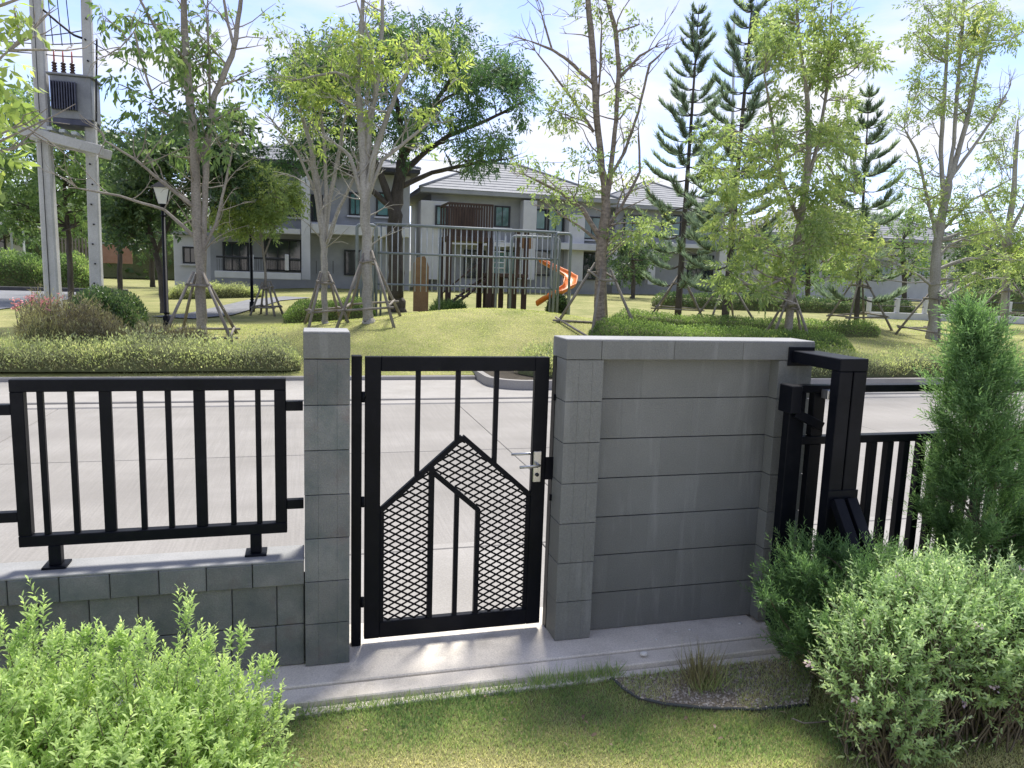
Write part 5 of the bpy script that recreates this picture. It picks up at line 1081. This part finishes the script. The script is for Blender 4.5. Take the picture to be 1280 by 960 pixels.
leafy_shrub('lime_shrub', 'lime green fine-leaved shrub in front of the low wall', 'shrub',
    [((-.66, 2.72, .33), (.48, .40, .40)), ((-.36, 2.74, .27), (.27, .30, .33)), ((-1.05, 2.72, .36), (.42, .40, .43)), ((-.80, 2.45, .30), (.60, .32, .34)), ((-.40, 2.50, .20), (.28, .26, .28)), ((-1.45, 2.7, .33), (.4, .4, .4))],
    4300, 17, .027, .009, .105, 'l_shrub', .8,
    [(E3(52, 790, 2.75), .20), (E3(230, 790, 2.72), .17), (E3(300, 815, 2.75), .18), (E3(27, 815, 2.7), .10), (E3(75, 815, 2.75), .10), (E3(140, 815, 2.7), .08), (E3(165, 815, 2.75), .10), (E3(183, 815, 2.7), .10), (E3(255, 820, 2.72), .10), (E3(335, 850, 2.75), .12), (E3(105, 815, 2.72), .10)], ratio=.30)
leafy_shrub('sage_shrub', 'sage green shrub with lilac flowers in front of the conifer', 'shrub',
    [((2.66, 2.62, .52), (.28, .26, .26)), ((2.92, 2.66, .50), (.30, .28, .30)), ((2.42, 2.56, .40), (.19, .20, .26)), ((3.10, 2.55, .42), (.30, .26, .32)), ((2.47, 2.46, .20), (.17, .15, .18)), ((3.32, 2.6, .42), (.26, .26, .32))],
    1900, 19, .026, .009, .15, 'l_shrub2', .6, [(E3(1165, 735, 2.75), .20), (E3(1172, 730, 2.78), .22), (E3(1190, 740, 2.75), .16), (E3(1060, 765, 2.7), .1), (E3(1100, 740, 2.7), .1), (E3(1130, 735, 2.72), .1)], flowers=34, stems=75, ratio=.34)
# conifers: fine scale foliage on upswept sprays
def conifer(name, label, base, height, radius, n, profile, leaf='l_juniper', K=14, L=.12, lean=(0, 0), nl=.024, nw=.0045, upb=.9, rise=.7, nbr=70, brown=.06):
    """plumes of fine needles set along separate upswept limbs, so the outline stays ragged"""
    bx, by = base; t = thing(name, (bx, by, 0), label, 'conifer'); mb = MB(); S, A, tone = [], [], []
    mb.tube([(bx, by, -.04), (bx + lean[0] * .5, by + lean[1] * .5, height * .5), (bx + lean[0], by + lean[1], height * .96)], [.03, .018, .004], 8)
    per = n // nbr
    for i in range(nbr):
        u = (i + rng.uniform(0, 1)) / nbr; a = i * 2.39996 + rng.normal(0, .4); r = radius * profile(u) * rng.uniform(.55, 1.22) + .03; z0 = max(.03, u * height - r * rise * .6)
        c = np.array([bx + lean[0] * z0 / height, by + lean[1] * z0 / height, z0]); d = np.array([cos(a), sin(a), rise * rng.uniform(.6, 1.5)]); e = c + d * r
        if e[2] > height: e[2] = height
        pth = jitter_path(c, e, 6, .07); mb.tube(pth, np.linspace(.008, .002, 6), 5, False); pa = np.array(pth); m_ = max(4, int(per * rng.uniform(.6, 1.4) * (.35 + r / radius)))
        w = rng.uniform(.25, 1, m_) ** .7; ix = w * 5; i0 = np.minimum(ix.astype(int), 4); fr = (ix - i0)[:, None]; p = pa[i0] * (1 - fr) + pa[i0 + 1] * fr
        S.append(p + rng.normal(scale=.022, size=(m_, 3))); A.append(nrm(d)[None] * .8 + np.array([[0, 0, upb * .6]]) + rng.normal(scale=.5, size=(m_, 3))); tone.append(np.full(m_, rng.normal(0, .12) - (.3 if rng.uniform() < brown else 0)))
    S, A, tone = map(np.concatenate, (S, A, tone)); k = S[:, 2] > .03; S, A, tone = S[k], A[k], tone[k]; n = len(S); Ls = L * rng.uniform(.5, 1.4, n)
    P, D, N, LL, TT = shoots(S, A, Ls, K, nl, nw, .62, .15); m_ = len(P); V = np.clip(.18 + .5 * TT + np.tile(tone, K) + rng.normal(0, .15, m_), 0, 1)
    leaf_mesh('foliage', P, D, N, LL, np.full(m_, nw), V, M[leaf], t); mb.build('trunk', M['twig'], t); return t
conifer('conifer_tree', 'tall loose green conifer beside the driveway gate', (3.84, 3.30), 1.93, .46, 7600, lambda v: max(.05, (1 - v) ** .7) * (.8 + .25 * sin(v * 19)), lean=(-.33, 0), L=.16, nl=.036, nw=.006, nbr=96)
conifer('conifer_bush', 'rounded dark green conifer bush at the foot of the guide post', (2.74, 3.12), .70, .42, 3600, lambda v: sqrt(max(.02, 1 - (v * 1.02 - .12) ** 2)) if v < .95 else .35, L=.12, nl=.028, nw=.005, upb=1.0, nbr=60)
# bare undergrowth stems beneath the sage shrub
t = thing('dry_grass_tuft', (1.95, 3.22, 0), 'dry upright grass tuft in the gravel bed by the wall', 'grass tuft'); n = 260
S = np.stack([1.95 + rng.normal(0, .035, n), 3.22 + rng.normal(0, .03, n), np.zeros(n)], -1); A = np.stack([rng.normal(0, .30, n), rng.normal(0, .22, n), np.ones(n)], -1)
leaf_mesh('stalks', S, A, rvec(n), rng.uniform(.12, .30, n), np.full(n, .0045), rng.uniform(.35, 1, n), M['l_dry'], t, fold=.02)
n = 120; S = np.stack([1.98 + rng.normal(0, .05, n), 3.20 + rng.normal(0, .03, n), np.zeros(n)], -1); A = np.stack([rng.normal(0, .45, n), rng.normal(0, .3, n), np.ones(n)], -1)
leaf_mesh('young_blades', S, A, rvec(n), rng.uniform(.07, .16, n), np.full(n, .006), rng.uniform(.2, .7, n), M['grass'], t, fold=.02)

# gravel bed with curved edging
edge = [at(765, 850, .0), at(778, 863, 0), at(797, 875, 0), at(830, 883, 0), at(880, 888, 0), at(950, 890, 0), at(1010, 884, 0)]; edge = [(p[0], p[1]) for p in edge]
poly = edge + [(2.62, 3.2), (2.60, 3.392), (1.60, 3.392)]
MB().prism(poly, lambda a, b: (a, b, -.05), lambda a, b: (a, b, .018)).build('gravel_bed', M['gravelbase'], kind='structure')
ed = tag(MB().tube([(a, b, .014) for a, b in [(1.53, 3.39)] + edge], .008, 6).build('bed_edging', M['blockdark']), 'thin dark curved edging round the gravel bed', 'edging')
def inpoly(x, y, pg):
    r_ = np.zeros(len(x), bool); j = len(pg) - 1
    for i in range(len(pg)):
        c = ((pg[i][1] > y) != (pg[j][1] > y)) & (x < (pg[j][0] - pg[i][0]) * (y - pg[i][1]) / (pg[j][1] - pg[i][1] + 1e-12) + pg[i][0]); r_ ^= c; j = i
    return r_
n = 2600; x = rng.uniform(1.5, 2.62, n); y = rng.uniform(2.95, 3.39, n); k = inpoly(x, y, poly); x, y = x[k], y[k]; b = MB(); oc = np.array([(1, 0, 0), (-1, 0, 0), (0, 1, 0), (0, -1, 0), (0, 0, 1), (0, 0, -1)], float)
of = [(0, 2, 4), (2, 1, 4), (1, 3, 4), (3, 0, 4), (2, 0, 5), (1, 2, 5), (3, 1, 5), (0, 3, 5)]
for i in range(len(x)):
    r_ = rng.uniform(.004, .013); q = oc * (r_ * rng.uniform(.6, 1.2, 3)) * rng.uniform(.8, 1.2, (6, 1)); th = rng.uniform(0, 6.3); R = np.array([[cos(th), -sin(th), 0], [sin(th), cos(th), 0], [0, 0, .6]]); b.add(q @ R.T + np.array([x[i], y[i], .020]), of, True)
tag(b.build('gravel', M['stone']), 'pale gravel scattered in the bed beside the wall', 'gravel', kind='stuff')
# loose stones on the footing
for i, (px, py, r_, lab) in enumerate([(805, 819, .020, 'single white stone lying on the concrete footing'), (862, 788, .007, 'tiny pale pebble on the footing below the wall'), (820, 800, .006, 'tiny pale pebble on the footing below the wall'), (845, 790, .005, 'tiny pale pebble on the footing below the wall'), (925, 780, .009, 'tiny pale pebble on the footing below the wall'), (795, 802, .006, 'tiny pale pebble on the footing below the wall')]):
    p = at(px, py, .06); q = oc * r_ * rng.uniform(.7, 1.2, (6, 1)); b = MB(); v8 = []
    th = np.linspace(0, 2 * pi, 9)[:-1]; rings = [(.75, 0), (1.0, .45), (.7, .95)]; vs = []
    for (rr, zz) in rings: vs += [(p[0] + r_ * rr * cos(a_) * 1.25 * rng.uniform(.9, 1.1), p[1] + r_ * rr * sin(a_) * rng.uniform(.9, 1.1), .0605 + zz * r_) for a_ in th]
    vs.append((p[0], p[1], .0605 + 1.12 * r_)); fs = [(j * 8 + k_, j * 8 + (k_ + 1) % 8, j * 8 + 8 + (k_ + 1) % 8, j * 8 + 8 + k_) for j in range(2) for k_ in range(8)] + [(16 + k_, 16 + (k_ + 1) % 8, 24) for k_ in range(8)] + [tuple(range(8))[::-1]]
    tag(b.add(vs, fs, True).build('stone', M['whitestone']), lab, 'stone', 'loose stones on the footing')
# garden grass
def grassfield(name, label, n, x0, x1, y0, y1, h, mat, zf, wid=.004, dryf=None, reject=None):
    x, y = rng.uniform(x0, x1, n), rng.uniform(y0, y1, n)
    if reject is not None: k = ~reject(x, y); x, y = x[k], y[k]
    n = len(x); z = zf(x, y); dry = dryf(x, y) if dryf else np.full(n, .4); hh = h * rng.uniform(.45, 1.35, n) * (1.15 - .45 * np.clip(dry, 0, 1))
    A = np.stack([rng.normal(0, .45, n), rng.normal(0, .45, n), np.ones(n)], -1)
    o = leaf_mesh(name, np.stack([x, y, z - .003], -1), A, rvec(n), hh, np.full(n, wid), np.clip(dry + rng.normal(0, .17, n), 0, 1), M[mat], fold=.03); return tag(o, label, 'grass', kind='stuff')
def vnoise(x, y, s, seed):
    r_ = np.random.default_rng(seed); o = 0
    for i in range(7): a, b_, c = r_.uniform(-1, 1, 2).tolist() + [r_.uniform(0, 6.28)]; f = s * r_.uniform(.6, 1.6); o = o + np.sin((x * a + y * b_) * f + c)
    return o / 3.2
def gdry_sunlit(x, y): return .27 + .26 * vnoise(x, y, 5.5, 5) + .14 * vnoise(x, y, 16, 6) + .50 * (1 - sm(2.96, 3.20, y + .225 * x)) + .25 * np.exp(-((x - .15) / .35) ** 2 - ((y - 3.2) / .2) ** 2)  # house-side band paints sunlight past the wall's shadow into the dry tone
glz = lambda X, Y: 0.012 * np.sin(X * 3.1) * np.sin(Y * 4.3 + X)
grassfield('lawn_grass', 'short patchy garden grass, green by the footing and dry nearer the house', 150000, -1.6, 3.6, 2.0, 3.41, .027, 'grass', glz, .0042, gdry_sunlit, lambda x, y: inpoly(x, y, poly))
grassfield('bed_grass', 'sparse grass shoots growing through the gravel bed', 5200, 1.52, 2.6, 2.98, 3.39, .045, 'grass', lambda x, y: 0 * x + .012, .004, lambda x, y: .45 + .3 * vnoise(x, y, 9, 12), lambda x, y: ~inpoly(x, y, poly) | (vnoise(x, y, 12, 14) < -.1))
n = 1500; x = rng.uniform(-.2, 1.6, n); y = 3.405 + rng.normal(0, .012, n)
o = leaf_mesh('edge_grass', np.stack([x, y, np.full(n, 0.0)], -1), np.stack([rng.normal(0, .5, n), rng.normal(.1, .35, n), np.ones(n)], -1), rvec(n), rng.uniform(.03, .085, n) * (1 + .6 * (x > 1.1)), np.full(n, .004), rng.uniform(.0, .6, n), M['grass'], fold=.03); tag(o, 'longer grass fringe along the concrete footing', 'grass', kind='stuff')
# park grass: real blades over the mound and the verge edge
def pdry(x, y): return .45 + .30 * vnoise(x, y, 1.2, 8) + .12 * vnoise(x, y, 4, 9) + .12 * np.exp(-((x - 6) / 3.5) ** 2 - ((y - 18.2) / 1.8) ** 2)
grassfield('mound_grass', 'mown yellowish grass on the park mound and verge', 70000, -3.5, 12, 14.95, 22.5, .03, 'parkgrass', lambda x, y: terrain(x, y) - .09 * (1 - sm(14.9, 15.6, y)), .014, pdry)
grassfield('mown_grass', 'mown grass on the open lawn behind the right hedge', 40000, 12, 32, 15.0, 30, .035, 'parkgrass', terrain, .02, pdry)
# fallen leaves and a dry stick
for i, (px, py, s) in enumerate([(730, 893, .035), (738, 920, .03), (702, 928, .025), (855, 900, .03), (892, 905, .03), (905, 922, .028), (628, 898, .02), (605, 872, .02), (735, 905, .025), (640, 880, .018), (985, 893, .035), (760, 930, .02), (460, 912, .02), (435, 908, .018)]):
    p = at(px, py, .022); th = rng.uniform(0, 6.28); D = np.array([[cos(th), sin(th), .15]]); 
    o = leaf_mesh('fallen_leaf', p[None], D, np.array([[0, 0, 1.0]]) + rng.normal(scale=.3, size=(1, 3)), s * 1.3, s * .55, np.array([rng.choice([.2, .5, 1.0])]), M['deadleaf'], hexa=True, fold=.3); tag(o, 'small dry curled leaf fallen on the garden lawn', 'leaf', 'fallen leaves on the lawn')
st_ = [at(px, py, .03) for px, py in ((990, 898), (1005, 904), (1022, 903), (1040, 901))]
tag(MB().tube(st_, .0035, 6).build('dry_stick', M['shed']), 'thin pale curved stick lying on the shaded lawn', 'stick')
